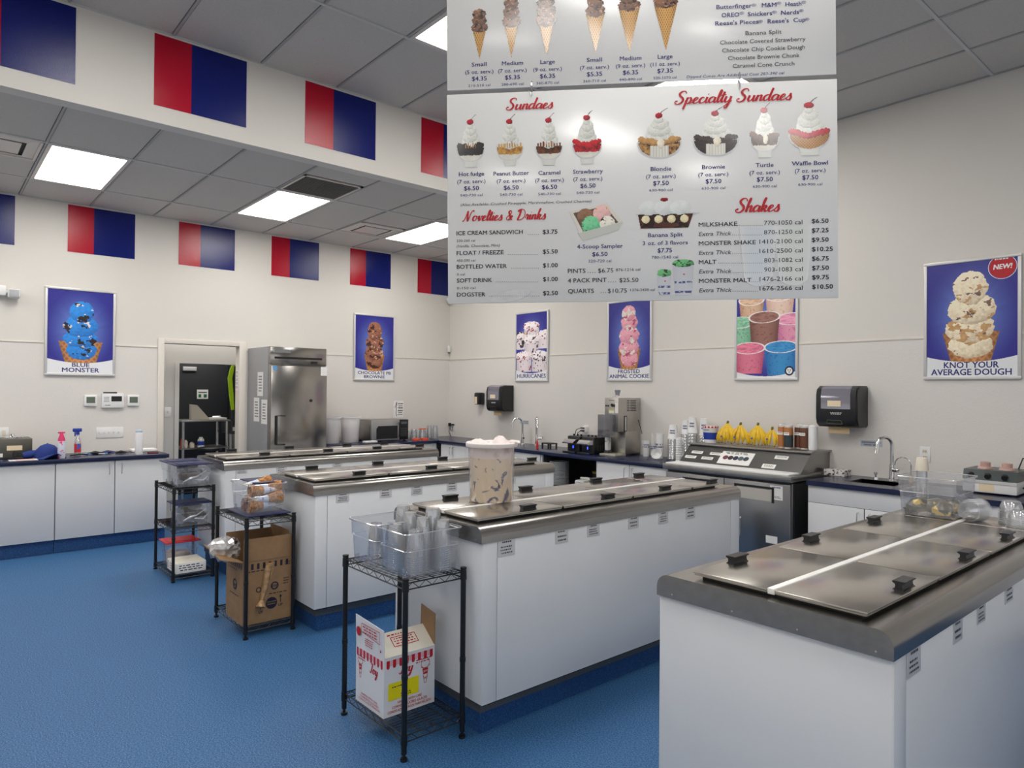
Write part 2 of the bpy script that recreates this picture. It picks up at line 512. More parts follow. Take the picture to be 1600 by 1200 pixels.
def script_text(P, s, x0, y0, width, xh, ink, weight=0.30, slant=0.25):
    tot = sum(GLY[c][0] for c in s)
    k = width / (tot * 1.0)
    x = 0.0
    for c in s:
        adv, strokes = GLY[c]
        for st in strokes:
            pts = []
            for i in range(len(st) - 1):
                p0, p1, p2, p3 = st[max(i - 1, 0)], st[i], st[i + 1], st[min(i + 2, len(st) - 1)]
                for t in [j / 4 for j in range(4)]:
                    a = [0.5 * ((2 * p1[q]) + (-p0[q] + p2[q]) * t + (2 * p0[q] - 5 * p1[q] + 4 * p2[q] - p3[q]) * t * t + (-p0[q] + 3 * p1[q] - 3 * p2[q] + p3[q]) * t ** 3) for q in (0, 1)]
                    pts.append(a)
            pts.append(st[-1])
            W = [(x0 + (x + p[0] + slant * p[1]) * k, y0 + p[1] * xh) for p in pts]
            L, R = [], []
            for i, p in enumerate(W):
                a, b = W[max(i - 1, 0)], W[min(i + 1, len(W) - 1)]
                dx, dy = b[0] - a[0], b[1] - a[1]
                d = math.hypot(dx, dy) or 1e-6
                w = weight * xh * (0.42 + 0.58 * max(0.0, -dy / d)) * 0.5
                L.append((p[0] - dy / d * w, p[1] + dx / d * w))
                R.append((p[0] + dy / d * w, p[1] - dx / d * w))
            for i in range(len(W) - 1):
                P.poly([L[i], R[i], R[i + 1], L[i + 1]], ink, lift=0.00002 * (i % 3))
        x += adv

# ---------------------------------------------------------------- printed pictures (painted cell by cell into vertex colours)
_tab = RNG.rand(256, 256)
def vnoise(x, y, seed=0):
    x = np.asarray(x, float) + seed * 17.3
    y = np.asarray(y, float) + seed * 9.7
    xi, yi = np.floor(x).astype(int), np.floor(y).astype(int)
    fx, fy = x - xi, y - yi
    fx, fy = fx * fx * (3 - 2 * fx), fy * fy * (3 - 2 * fy)
    g = lambda a, b: _tab[a % 256, b % 256]
    return (g(xi, yi) * (1 - fx) + g(xi + 1, yi) * fx) * (1 - fy) + (g(xi, yi + 1) * (1 - fx) + g(xi + 1, yi + 1) * fx) * fy
def fbm(x, y, seed=0, o=3):
    s, a, t = 0, 0.5, 0
    for i in range(o):
        s = s + a * vnoise(x * 2 ** i, y * 2 ** i, seed + i)
        t += a
        a *= 0.55
    return s / t
def c3(*c):
    return np.array(rgb(*c))
class Canvas:
    def __init__(self, w, h, cell, bg=None):
        self.w, self.h = w, h
        self.nx, self.ny = max(2, int(round(w / cell))), max(2, int(round(h / cell)))
        xs = (np.arange(self.nx) + 0.5) / self.nx * w
        ys = (np.arange(self.ny) + 0.5) / self.ny * h
        self.X, self.Y = np.meshgrid(xs, ys)
        self.rgb = np.ones((self.ny, self.nx, 3)) * (np.array(bg) if bg is not None else 1)
        self.a = np.ones((self.ny, self.nx)) if bg is not None else np.zeros((self.ny, self.nx))
    def fill(self, mask, col):
        self.rgb[mask] = (col[mask] if getattr(col, 'ndim', 1) == 3 else col)
        self.a[mask] = 1
    def mesh(self, name, origin, u, v, parent, m, lift=0.0008):
        u, v = Vector(u).normalized(), Vector(v).normalized()
        n = u.cross(v)
        o = Vector(origin) + n * lift
        iy, ix = np.nonzero(self.a > 0.5)
        gx = np.linspace(0, self.w, self.nx + 1)
        gy = np.linspace(0, self.h, self.ny + 1)
        GX, GY = np.meshgrid(gx, gy)
        P = np.array(o)[None, None] + GX[..., None] * np.array(u) + GY[..., None] * np.array(v)
        W = self.nx + 1
        q = np.stack([iy * W + ix, iy * W + ix + 1, (iy + 1) * W + ix + 1, (iy + 1) * W + ix], 1)
        used, inv = np.unique(q.ravel(), return_inverse=True)
        V = P.reshape(-1, 3)[used]
        me = bpy.data.meshes.new(name)
        me.vertices.add(len(V))
        me.vertices.foreach_set('co', V.ravel())
        nf = len(q)
        me.loops.add(nf * 4)
        me.loops.foreach_set('vertex_index', inv.astype(np.int32).ravel())
        me.polygons.add(nf)
        me.polygons.foreach_set('loop_start', np.arange(0, nf * 4, 4, dtype=np.int32))
        me.update()
        at = me.color_attributes.new('Col', 'FLOAT_COLOR', 'CORNER')
        C = np.repeat(np.concatenate([self.rgb[iy, ix], np.ones((nf, 1))], 1), 4, axis=0)
        at.data.foreach_set('color', C.astype(np.float32).ravel())
        me.validate()
        return obj(name, me, m, parent)
def mixc(a, b, t):
    t = np.clip(t, 0, 1)[..., None]
    return a * (1 - t) + b * t
def paint_blob(cv, cx, cy, rx, ry, base, dark, chunks=(), seed=0, rag=0.12, tex=60, light=1.12):
    """one scoop: ragged ellipse, shaded like a photographed ball, flecked with chunk colours"""
    X, Y = (cv.X - cx) / rx, (cv.Y - cy) / ry
    ang = np.arctan2(Y, X)
    r = np.sqrt(X * X + Y * Y) + rag * (fbm(ang * 4 + 9, np.sqrt(X * X + Y * Y) * 2, seed, 3) - 0.5) * 2
    m = r < 1
    sh = np.clip(0.55 + 0.45 * (0.35 * -X + 0.8 * Y) + 0.25 * np.sqrt(np.clip(1 - r * r, 0, 1)), 0, 1)
    t = fbm(cv.X * tex, cv.Y * tex, seed + 3, 4)
    col = mixc(np.ones_like(cv.rgb) * dark, np.ones_like(cv.rgb) * base * light, np.clip(sh * 0.95 + (t - 0.5) * 0.75 + 0.10, 0, 1))
    for k, (cc, thr, s) in enumerate(chunks):
        n = fbm(cv.X * s, cv.Y * s * 1.3, seed + 7 + k * 5, 4)
        mm = n > thr
        col[mm] = (np.ones_like(col) * cc * (0.7 + 0.6 * t[..., None]))[mm]
    cv.fill(m, col)
def paint_waffle(cv, cx, ytop, ybot, wt, wb, s=1.0, seed=0):
    t = np.clip((cv.Y - ybot) / (ytop - ybot), 0, 1)
    half = (wb + (wt - wb) * t) / 2
    m = (cv.Y <= ytop) & (cv.Y >= ybot) & (np.abs(cv.X - cx) < half)
    a = (cv.X - cx) / np.maximum(half, 1e-5)
    p = 0.026 * s
    g = np.minimum(np.abs(((cv.X - cx) + cv.Y * 0.8) / p % 1 - 0.5), np.abs(((cv.X - cx) * 1.0 - cv.Y * 0.8) / p % 1 - 0.5))
    col = mixc(np.ones_like(cv.rgb) * c3(226, 160, 98), np.ones_like(cv.rgb) * c3(164, 92, 44), np.clip(g * 3.0, 0, 1) * 0.75)
    col = col * (1.0 - 0.45 * a ** 2)[..., None] * (0.85 + 0.3 * fbm(cv.X * 90, cv.Y * 90, seed)[..., None])
    cv.fill(m, col)

# ================================================================ ROOM
XL, YB = -8.4, 6.0            # left wall face, back wall face
XR, YF0 = 4.6, -4.6           # far right wall and front wall behind the viewer
ZH, ZLOW, XS = 3.96, 3.50, -4.98
T = 0.12
bm = BM(); box(bm, (-11.3, -.45, -0.1), (XR + T, YB + T, 0)); struct('floor', bm, FLOOR)
bm = BM(); box(bm, (-11.3, YF0 - T, -0.1), (XR + T, -.45, 0)); struct('floor_customer', bm, mat('grey_floor_tile', rgb(150, 146, 140), .35, noise=(3, rgb(140, 136, 130), .4, .6)))
bm = BM(); box(bm, (XL - T, YB, 0), (XR + T, YB + T, ZH + 0.2)); wall_back = struct('wall_back', bm, WALL)
# left wall with the doorway opening (y 2.04..2.93, z 0..2.08)
bm = BM()
box(bm, (XL - T, YF0, 0), (XL, 2.05, ZH + .2)); box(bm, (XL - T, 2.91, 0), (XL, YB, ZH + .2)); box(bm, (XL - T, 2.05, 2.09), (XL, 2.91, ZH + .2))
wall_left = struct('wall_left', bm, WALL)
bm = BM()
box(bm, (XR, YF0, 0), (XR + T, YB, 0.35)); box(bm, (XR, YF0, 3.1), (XR + T, YB, ZH + .2))
for y in (YF0, -2.4, -.1, 2.2, 4.6): box(bm, (XR, y, .35), (XR + T, y + (.25 if y < 4 else 1.4), 3.1))
struct('wall_right', bm, WALL)
bm = BM()                      # front wall: shop windows
box(bm, (XL, YF0 - T, 0), (XR, YF0, 1.0)); box(bm, (XL, YF0 - T, 2.3), (XR, YF0, ZH + .2))
for x in (XL, -5.2, -2.0, 1.2, XR - .8):
    box(bm, (x, YF0 - T, 1.0), (x + .8, YF0, 2.3))
struct('wall_front', bm, WALL)
# ceilings: slab, light joints, individual tiles
bm = BM(); box(bm, (XS - .1, YF0, ZH + .012), (XR, YB, ZH + .2)); box(bm, (XL, YF0, ZLOW + .012), (XS - .1, YB, ZH + .2))
ceiling = struct('ceiling', bm, GRIDBACK)
def tile_mesh(w, h):
    bm = BM(); box(bm, (-w / 2, -h / 2, 0), (w / 2, h / 2, .012)); return finish(bm, False)
tcache = {}
def tiles(xs, ys, z, skip, par):
    for x0, x1 in zip(xs, xs[1:]):
        for y0, y1 in zip(ys, ys[1:]):
            if skip(x0, x1, y0, y1):
                continue
            w, h = round(x1 - x0 - .026, 3), round(y1 - y0 - .026, 3)
            if w < .05 or h < .05:
                continue
            if (w, h) not in tcache:
                tcache[(w, h)] = tile_mesh(w, h)
            obj('ceiling_tile', tcache[(w, h)], TILE, par, loc=((x0 + x1) / 2, (y0 + y1) / 2, z + .003 + random.random() * .003))
hx = [XS] + [-3.95 + 1.215 * k for k in range(8)]
hx = [x for x in hx if x < XR] + [XR]
hy = [6.0 - .02] + [5.42 - .595 * k for k in range(17)]
hy = sorted([y for y in hy if y > YF0] + [YF0])
LIGHTS_H = []
for c, j in ((0, 1), (0, 4), (0, 7), (0, 10), (3, 9), (5, 9), (3, 13), (2, 4), (2, 6)):  # last two: unseen lights added to brighten the cabinet sides
    y1 = 5.42 - .595 * j; y0 = y1 - .595
    LIGHTS_H.append((-3.95 + 1.215 * c, -2.735 + 1.215 * c, y0, y1))
isl = lambda L: (lambda a, b, c, d: any(abs((a + b) / 2 - (l[0] + l[1]) / 2) < .3 and abs((c + d) / 2 - (l[2] + l[3]) / 2) < .2 for l in L))
tiles(hx, hy, ZH, isl(LIGHTS_H), ceiling)
lx = [XL, -7.65, -6.43, XS - .1]
ly = sorted([.72 + .61 * k for k in range(-8, 9)] + [YF0, YB])
LIGHTS_L = [(-7.65, -6.43, .72 + .61 * k, 1.33 + .61 * k) for k in (0, 3, 6, -3, -6)]
VENTS = [(-6.43, -5.82, 2.55, 3.16), (-7.04, -6.43, .11, .72), (-7.65, -7.04, 3.77, 4.38)]
def skl(a, b, c, d):
    if isl(LIGHTS_L)(a, b, c, d): return True
    return any(v[0] >= a - .01 and v[1] <= b + .01 and abs((v[2] + v[3]) / 2 - (c + d) / 2) < .1 for v in VENTS)
tiles(lx, ly, ZLOW, skl, ceiling)
for v in VENTS:                # half tiles beside the 2x2 vents
    a, b = (-5.82, XS - .1) if v[0] > -6.5 else ((-7.65, -7.04) if v[0] > -7.1 else (-7.04, -6.43))
    tiles([a, b], [v[2], v[3]], ZLOW, lambda *q: False, ceiling)
def bars(xs, ys, z, par):
    bm = BM()
    for x in xs: box(bm, (x - .011, ys[0], z - .003), (x + .011, ys[-1], z + .012))
    obj('ceiling_grid', bm, TBAR, par, smooth=False)
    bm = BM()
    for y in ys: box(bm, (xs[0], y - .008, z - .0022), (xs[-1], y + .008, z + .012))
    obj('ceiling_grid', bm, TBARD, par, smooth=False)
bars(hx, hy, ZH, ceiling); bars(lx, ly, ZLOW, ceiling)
# dropped beam between the two ceilings
bm = BM(); box(bm, (XS - .115, YF0, 3.352), (XS, YB, ZH + .1)); beam = struct('trim_1', bm, WALL)
# red / blue painted blocks
def stripe_block(x, y0, z0, h, wr, wb, label, par_w):
    t = thing('wall_stripe', label, 'wall decal', (x, y0, z0), 0, par_w)
    bxo('red_band', (0.0005, 0, 0), (.003, wr, h), RED, t)
    bxo('blue_band', (0.0005, wr, 0), (.003, wr + wb, h), BLUE, t)
ords = ['first', 'second', 'third', 'fourth', 'fifth', 'sixth']
vis = ['leftmost, cut by photo edge', 'above the blue scoop poster', 'above the doorway', 'right of the one over the doorway', 'above the brown scoop poster', 'half hidden behind the menu board']
for k in range(6):
    stripe_block(XL, .06 + 1.072 * k, 2.995, .49, .235, .39, 'red and blue block on the left wall, ' + vis[k], 'red and blue blocks along the left wall')
vis2 = ['leftmost, mostly blue, cut off', 'above the first ceiling light', 'over the ceiling vent', 'partly hidden behind the menu board']
for k in range(4):
    stripe_block(XS, 0.095 + 1.047 * k, 3.466, .476, .232, .372, 'red and blue block on the high beam, ' + vis2[k], 'red and blue blocks along the high beam')
# lower wall sheets with trim strip on top
def sheets():
    xs = [XL + .003, -2.88, .78, XR]
    for a, b in zip(xs, xs[1:]):
        bxo('wall_sheet', (a + .002, YB - .004, .0), (b - .002, YB - .0005, 2.03), FRP, wall_back)
    bm = BM()
    for x in xs[1:-1]: box(bm, (x - .005, YB - .0055, 0), (x + .005, YB - .0005, 2.03))
    obj('joint_strip', bm, FRP, wall_back, smooth=False)
    bxo('cap_strip', (XL, YB - .010, 2.028), (XR, YB - .0005, 2.046), TRIMW, wall_back, bev=.002)
    ys = [-4.6, -1.61, 2.0]
    for a, b in zip(ys, ys[1:]):
        bxo('wall_sheet', (XL + .0005, a + .0006, 0), (XL + .004, b - .0006, 2.03), FRP, wall_left)
    ys = [2.98, YB]
    for a, b in zip(ys, ys[1:]):
        bxo('wall_sheet', (XL + .0005, a + .0006, 0), (XL + .004, b - .0006, 2.03), FRP, wall_left)
    for a, b in ((YF0, 2.0), (2.99, YB)):
        bxo('cap_strip', (XL + .0005, a, 2.032), (XL + .010, b, 2.05), TRIMW, wall_left, bev=.002)
sheets()
# doorway casing and the back room
bm = BM()
box(bm, (XL - T, 2.00, 0), (XL + .018, 2.065, 2.145), .004); box(bm, (XL - T, 2.895, 0), (XL + .018, 2.975, 2.145), .004); box(bm, (XL - T, 2.065, 2.09), (XL + .018, 2.895, 2.145), .004)
struct('trim_2', bm, TRIMW, smooth=True)
bm = BM()
box(bm, (-8.97, 1.6, 0), (-8.87, 2.345, 2.6)); box(bm, (-8.97, 3.13, 0), (-8.87, 4.3, 2.6)); box(bm, (-8.97, 2.345, 1.885), (-8.87, 3.13, 2.6))
box(bm, (-8.9, 1.5, 0), (XL - T, 1.6, 2.6)); box(bm, (-8.9, 4.2, 0), (XL - T, 4.3, 2.6)); box(bm, (-8.97, 1.5, 2.5), (XL - T, 4.3, 2.6))
box(bm, (-11.2, 1.5, 0), (-11.1, 5.3, 2.7)); box(bm, (-11.2, 1.5, 0), (-8.97, 1.6, 2.7)); box(bm, (-11.2, 5.2, 0), (-8.97, 5.3, 2.7)); box(bm, (-11.2, 1.5, 2.6), (-8.87, 5.3, 2.7))
struct('wall_backroom', bm, BACKRM)
bm = BM(); box(bm, (-8.985, 2.30, 0), (-8.855, 2.35, 1.886)); struct('trim_3', bm, BACKRM)
# black door with frame, closer, sign and lever (faces the shop)
bm = BM(); box(bm, (-10.98, 2.86, 0), (-10.9, 3.6, 2.12), .004); d1 = struct('door_1', bm, DOORBLK, smooth=True)
bm = BM(); box(bm, (-10.99, 2.80, 0), (-10.87, 2.86, 2.16)); box(bm, (-10.99, 3.6, 0), (-10.87, 3.66, 2.16)); box(bm, (-10.99, 2.8, 2.12), (-10.87, 3.66, 2.18)); obj('door_frame', bm, DOORBLK, d1, smooth=False)
bxo('door_closer', (-10.9, 2.93, 1.84), (-10.85, 3.12, 1.90), ALU, d1, bev=.006)
bxo('sign_sheet', (-10.9, 3.14, 1.42), (-10.893, 3.30, 1.56), PAPER, d1)
P = Print((-10.893, 3.14, 1.42), (0, 1, 0), (0, 0, 1), d1)
P.rect(.02, .09, .14, .105, INKK); P.rect(.02, .02, .06, .07, mat('print_green', rgb(40, 120, 70), .6)); P.rect(.095, .02, .14, .07, mat('print_green_2', rgb(40, 110, 70), .6)); P.done()
bm = BM(); cyl(bm, (-10.9, 3.46, 1.15), (-10.84, 3.46, 1.15), .02); tube(bm, [(-10.84, 3.46, 1.15), (-10.84, 3.35, 1.15)], .009); obj('door_handle', bm, CHROME, d1)
# baseboard cove along the cabinets and walls
for nm, a, b in (('baseboard_left', (XL + .0, YF0, 0), (XL + .02, 2.0, .1)), ('baseboard_back', (-2.6, YB - .02, 0), (XR, YB, .1))):
    bm = BM(); box(bm, a, b); struct(nm, bm, COVE)

for nm, lc, sz, lb in (('added_passage_light', (-8.66, 2.6, 2.49), (.10, .8), 'unseen panel light added to brighten the passage behind the doorway'), ('added_backroom_light', (-10.0, 3.1, 2.59), (.30, .9), 'unseen panel light added to brighten the back room')):  # unseen panels added to brighten the passage and back room
    t = thing(nm, lb, 'ceiling light', lc)
    bxo('light_frame', (-sz[0] - .02, -sz[1] - .02, -.004), (sz[0] + .02, sz[1] + .02, .009), TRIMW, t)
    bxo('diffuser', (-sz[0], -sz[1], -.008), (sz[0], sz[1], -.0045), LAMPB, t)
# ================================================================ CEILING FITTINGS
def troffer(l, z, label, group):
    x0, x1, y0, y1 = l
    t = thing('ceiling_light', label, 'ceiling light', ((x0 + x1) / 2, (y0 + y1) / 2, z), 0, group)
    w, h = (x1 - x0) / 2 - .012, (y1 - y0) / 2 - .012
    bm = BM()
    f = .03
    box(bm, (-w, -h, -.003), (w, -h + f, .02)); box(bm, (-w, h - f, -.003), (w, h, .02)); box(bm, (-w, -h + f, -.003), (-w + f, h - f, .02)); box(bm, (w - f, -h + f, -.003), (w, h - f, .02))
    obj('light_frame', bm, TRIMW, t, smooth=False)
    bm = BM(); box(bm, (-w + f, -h + f, .002), (w - f, h - f, .008)); obj('diffuser', bm, LAMP, t, smooth=False)
lab_l = ['over the far end of the room near the menu board', 'between two vents, above the doorway', 'nearest the left edge of the photo']
for i, l in enumerate(LIGHTS_L):
    s = {0: 'leftmost, near the upper left corner', 1: 'middle one, beside the dark return grille', 2: 'furthest, running behind the menu board'}.get(i, 'unseen one further toward the shop front %s' % ('near' if i == 3 else 'far'))
    troffer(l, ZLOW, 'white panel light in the low ceiling, ' + s, 'panel lights in the low ceiling')
hl = ['behind the menu boards, its corner showing left of them', 'seen through the gap between the two menu boards']
for i, l in enumerate(LIGHTS_H):
    lab = ['high ceiling panel light seen through the gap between menu boards', 'high ceiling panel light, corner showing left of the upper menu board', 'high ceiling panel light just above the photo top', 'high ceiling panel light over the left aisle behind the viewer', 'high ceiling panel light mirrored in the upper menu board', 'high ceiling panel light mirrored at the right of the lower menu board', 'high ceiling panel light furthest behind the viewer', 'unseen high ceiling light added to brighten cabinet sides, over the nearest cabinet middle', 'unseen high ceiling light added to brighten cabinet sides, over the nearest cabinet front'][i]
    troffer(l, ZH, lab, 'panel lights in the high ceiling')
t = thing('return_grille', 'dark square return air grille beside the middle panel light', 'vent', ((VENTS[0][0] + VENTS[0][1]) / 2, 2.855, ZLOW))
bm = BM(); s = .29
box(bm, (-s, -s, -.004), (s, -s + .022, .01)); box(bm, (-s, s - .022, -.004), (s, s, .01)); box(bm, (-s, -s, -.004), (-s + .022, s, .01)); box(bm, (s - .022, -s, -.004), (s, s, .01)); obj('grille_frame', bm, TRIMW, t, smooth=False)
bm = BM()
for k in range(22):
    a = -s + .026 + k * .0248
    box(bm, (a, -s + .02, -.001), (a + .006, s - .02, .008)); box(bm, (-s + .02, a, -.001), (s - .02, a + .006, .008))
obj('grille_mesh', bm, mat('grille_grey', rgb(112, 110, 106), .6), t, smooth=False)
bxo('grille_back', (-s, -s, .009), (s, s, .0115), mat('grille_dark', rgb(40, 40, 40), .8), t)
for v, lb in ((VENTS[1], 'white square air diffuser left of the first panel light, at the photo edge'), (VENTS[2], 'white square air diffuser left of the furthest panel light')):
    t = thing('air_diffuser', lb, 'vent', ((v[0] + v[1]) / 2, (v[2] + v[3]) / 2, ZLOW))
    s = .29
    bm = BM()
    box(bm, (-s, -s, -.004), (s, -s + .02, .01)); box(bm, (-s, s - .02, -.004), (s, s, .01)); box(bm, (-s, -s, -.004), (-s + .02, s, .01)); box(bm, (s - .02, -s, -.004), (s, s, .01))
    obj('diffuser_frame', bm, TRIMW, t, smooth=False)
    bxo('dark_back', (-s, -s, .0105), (s, s, .0118), mat('vent_dark', rgb(60, 58, 56), .8), t)
    bm = BM(); box(bm, (-.16, -.16, -.006), (.16, .16, .0)); obj('centre_plate', bm, TRIMW, t, smooth=False)
    bm = BM()
    for q in range(4):
        r = Matrix.Rotation(q * PI / 2, 3, 'Z')
        pts = [Vector((-.27, -.27, .008)), Vector((.27, -.27, .008)), Vector((.19, -.19, -.004)), Vector((-.19, -.19, -.004))]
        quadslab(bm, [r @ p for p in pts], .002)
    obj('cone_blade', bm, TRIMW, t, smooth=False)

# ================================================================ DIPPING CABINETS (islands)
def island(x0, cat_label, variants, empt=()):
    Y0, Y1, W = 1.935, 4.08, .75
    t = thing('dipping_cabinet', cat_label, 'freezer', (x0, Y0, 0), 0, 'white dipping cabinets in a row')
    L = Y1 - Y0
    zb, zt = .168, .902
    bxo('cove_base', (.075, .05, 0), (W - .075, L - .05, .105), COVE, t)
    bm = BM(); box(bm, (.065, .042, .10), (W - .065, L - .042, zb + .01)); obj('toe_strip', bm, TOE, t, smooth=False)
    bxo('end_panel', (.004, 0, zb), (W - .004, .01, zt), WPANEL, t, bev=.001)
    bxo('end_panel', (.004, L - .01, zb), (W - .004, L, zt), WPANEL, t, bev=.001)
    for sx in (0, W - .012):
        bxo('corner_panel', (sx, .001, zb), (sx + .012, .083, zt), WPANEL, t, bev=.0008)
        bxo('long_panel', (sx, .0865, zb), (sx + .012, L - .105, zt), WPANEL, t, bev=.0008)
        bxo('corner_panel', (sx, L - .102, zb), (sx + .012, L - .001, zt), WPANEL, t, bev=.0008)
    bxo('joint_core', (.010, .011, zb - .01), (W - .010, L - .011, zt), JOINT, t)
    # rounded stainless rim
    R, z0, z1 = .045, .90, .975
    prof = [(-.004, z0), (-.004, z1 - R)]
    prof += [(-.004 + R - R * math.cos(a), z1 - R + R * math.sin(a)) for a in [PI / 2 * k / 7 for k in range(1, 8)]]
    prof += [(W + .004 - R + R * math.sin(a), z1 - R + R * math.cos(a)) for a in [PI / 2 * k / 7 for k in range(0, 8)]]
    prof += [(W + .004, z0)]
    bm = BM(); prism(bm, prof, 'y', -.012, L + .012); obj('steel_rim', bm, STEEL, t)
    bm = BM()
    for x in (.06, W / 2 - .09, W / 2 + .12, W - .04): cyl(bm, (x, -.0135, .915), (x, -.011, .915), .003, n=8)
    obj('rivet', bm, CHROME, t)
    bxo('lid_collar', (.137, .05, .97), (W - .10, L - .13, .987), BLACK, t)
    # lids
    cuts = [.022, .59, 1.155, 1.735, 2.035]
    xm = W / 2 + .017
    lid_b = {}
    for side in (0, 1):
        xa, xb = (.115, xm - .012) if side == 0 else (xm + .012, W - .077)
        for k in range(4):
            ya, yb = cuts[k] + .004, cuts[k + 1] - .006
            bm = BM(); box(bm, (xa, ya, .992), (xb, yb, 1.0), .0022, 2); box(bm, (xa + .004, ya + .004, .9865), (xb - .004, yb - .004, .992))
            lo = obj('lid', bm, LIDST, t)
            if (side, k) in empt:
                continue
            hy_ = {(0, 0): .25, (0, 1): .80, (0, 2): 1.42, (0, 3): 1.86, (1, 0): .37, (1, 1): .97, (1, 2): 1.49, (1, 3): 1.99}[(side, k)]
            hx_ = xa + .030 if side == 0 else xb - .030
            bm = BM()
            hl_ = .044
            box(bm, (hx_ - .017, hy_ - hl_, .9995), (hx_ + .017, hy_ + hl_, 1.002), .0006)
            pr = [(hx_ - .013, 1.002), (hx_ - .010, 1.008), (hx_ - .010, 1.016), (hx_ - .019, 1.022), (hx_ - .018, 1.026), (hx_ + .018, 1.026), (hx_ + .019, 1.022), (hx_ + .010, 1.016), (hx_ + .010, 1.008), (hx_ + .013, 1.002)]
            prism(bm, pr, 'y', hy_ - hl_, hy_ + hl_)
            obj('lid_handle', bm, BLACK, lo)
    bxo('centre_rail', (xm - .0115, .026, .985), (xm + .0115, 2.035, 1.003), RAIL, t, bev=.002)
    # flavour cards on the right long side
    for k, (y, w_, h_, txt) in enumerate(variants):
        c = bxo('flavor_card', (W + .0005, y, .9 - h_ + .002), (W + .0022, y + w_, .903), CARDLBL, t)
        P = Print((W + .0022, y, .9 - h_), (0, 1, 0), (0, 0, 1), c, .0004)
        P.scribble(w_ * .2, h_ * .98, w_ * .6, h_ * .24, INKK, 1, k)
        P.scribble(w_ * .14, h_ * .66, w_ * .72, h_ * .56, INKK, 2 if k % 2 else 3, k + len(txt))
        P.done()
    return t
CARDLBL = mat('flavor_card_film', rgb(204, 202, 202), .35)
V3 = [(.085, .105, .075, 'RED|ZEPPELIN'), (.455, .09, .068, 'MINT|CHIP'), (.685, .095, .062, 'LEMON|ICE'), (1.015, .09, .064, 'MOCHA|FUDGE'), (1.285, .09, .068, 'BUTTER|PECAN'), (1.55, .095, .072, 'COOKIE|DOUGH')]
V2 = [(.145, .095, .057, 'PISTACHIO|'), (.47, .095, .055, 'RUM|RAISIN'), (.725, .095, .062, 'CHERRY|'), (1.035, .092, .062, 'PEACH|'), (1.62, .095, .062, 'BLACK|WALNUT')]
V1 = [(.085, .095, .036, 'VANILLA|'), (.43, .1, .06, 'ROCKY|ROAD'), (.96, .1, .06, 'BANANA|')]
V4 = [(.085, .10, .075, 'STRAW|BERRY'), (.455, .085, .068, 'COCONUT|CREAM'), (.685, .09, .06, 'GRAPE|ICE'), (1.005, .1, .055, 'MANGO|')]
isl1 = island(-6.655, 'white dipping cabinet furthest left, nearest the refrigerator', V1)
isl2 = island(-4.93, 'white dipping cabinet second from left, behind the cone shelf', V2)
isl3 = island(-3.185, 'white dipping cabinet in the middle carrying the swirl ice cream bucket', V3)
isl4 = island(-1.455, 'nearest white dipping cabinet at lower right with the clear bin on it', V4, empt=((1, 3),))

# ================================================================ COUNTERS
def cabinet(name, label, x0, x1, y0, y1, face, doors, group, top=.862, false_front=None, handles=None):
    """face: '+x' or '-y'. doors: list of (a, b) along the face; handles: (pos) list"""
    if face == '+x': x0 += .028
    else: y1 -= .028
    t = thing(name, label, 'cabinet', (x0, y0, 0), 0, group)
    w, d = x1 - x0, y1 - y0
    zb = .135
    bxo('carcass', (.003, .003, zb), (w - (.003 if face == '-y' else .025), d - .003, top), JOINT, t)
    if face == '+x':
        bxo('cove_base', (.01, .0, 0), (w - .055, d, zb), COVE, t)
        for k, (a, b) in enumerate(doors):
            o = bxo('door', (w - .022, a - y0 + .002, zb), (w, b - y0 - .002, top - .004), CABW, t, bev=.0012)
            hp = handles[k] if handles else None
            if hp:
                bm = BM(); q = hp - y0
                tube(bm, [(w, q, .835), (w + .028, q, .83), (w + .031, q, .78), (w + .028, q, .73), (w, q, .725)], .0045, 8)
                obj('door_handle', bm, CHROME, o)
    else:
        bxo('cove_base', (.0, .055, 0), (w, d, zb), COVE, t)
        for k, (a, b) in enumerate(doors):
            zt_ = top - .004
            if false_front:
                zt_ = false_front - .003
            o = bxo('door', (a - x0 + .002, 0, zb), (b - x0 - .002, .022, zt_), CABW, t, bev=.0012)
            hp = handles[k] if handles else None
            if hp:
                bm = BM(); q = hp - x0; zt2 = zt_ - .03
                tube(bm, [(q, 0, zt2), (q, -.028, zt2 - .005), (q, -.031, zt2 - .055), (q, -.028, zt2 - .105), (q, 0, zt2 - .11)], .0045, 8)
                obj('door_handle', bm, CHROME, o)
        if false_front:
            bxo('false_front', (.002, 0, false_front), (w - .002, .022, top - .004), CABW, t, bev=.0012)
        # end cheek
    if face == '-y':
        bxo('side_panel', (0, .022, zb), (.003, d, top), CABW, t); bxo('side_panel', (w - .003, .022, zb), (w, d, top), CABW, t)
    else:
        bxo('side_panel', (0, 0, zb), (w - .022, .003, top), CABW, t); bxo('side_panel', (0, d - .003, zb), (w - .022, d, top), CABW, t)
    return t
XFc = -7.76
GL = 'base cabinets along the left wall'
cabinet('base_cabinet', 'white two-door base cabinet at the left edge of the photo', XL, XFc, 0.0, .972, '+x', [(0, .487), (.487, .972)], GL, handles=[.44, .53])
cabinet('base_cabinet', 'white base cabinet with two bow handles, next to the doorway', XL, XFc, .976, 1.95, '+x', [(.976, 1.471), (1.474, 1.95)], GL, handles=[1.42, 1.528])
cabinet('base_cabinet', 'white base cabinet out of view at the front of the left wall', XL, XFc, -1.0, -.004, '+x', [(-1.0, -.5), (-.5, -.004)], GL, handles=[-.55, -.45])
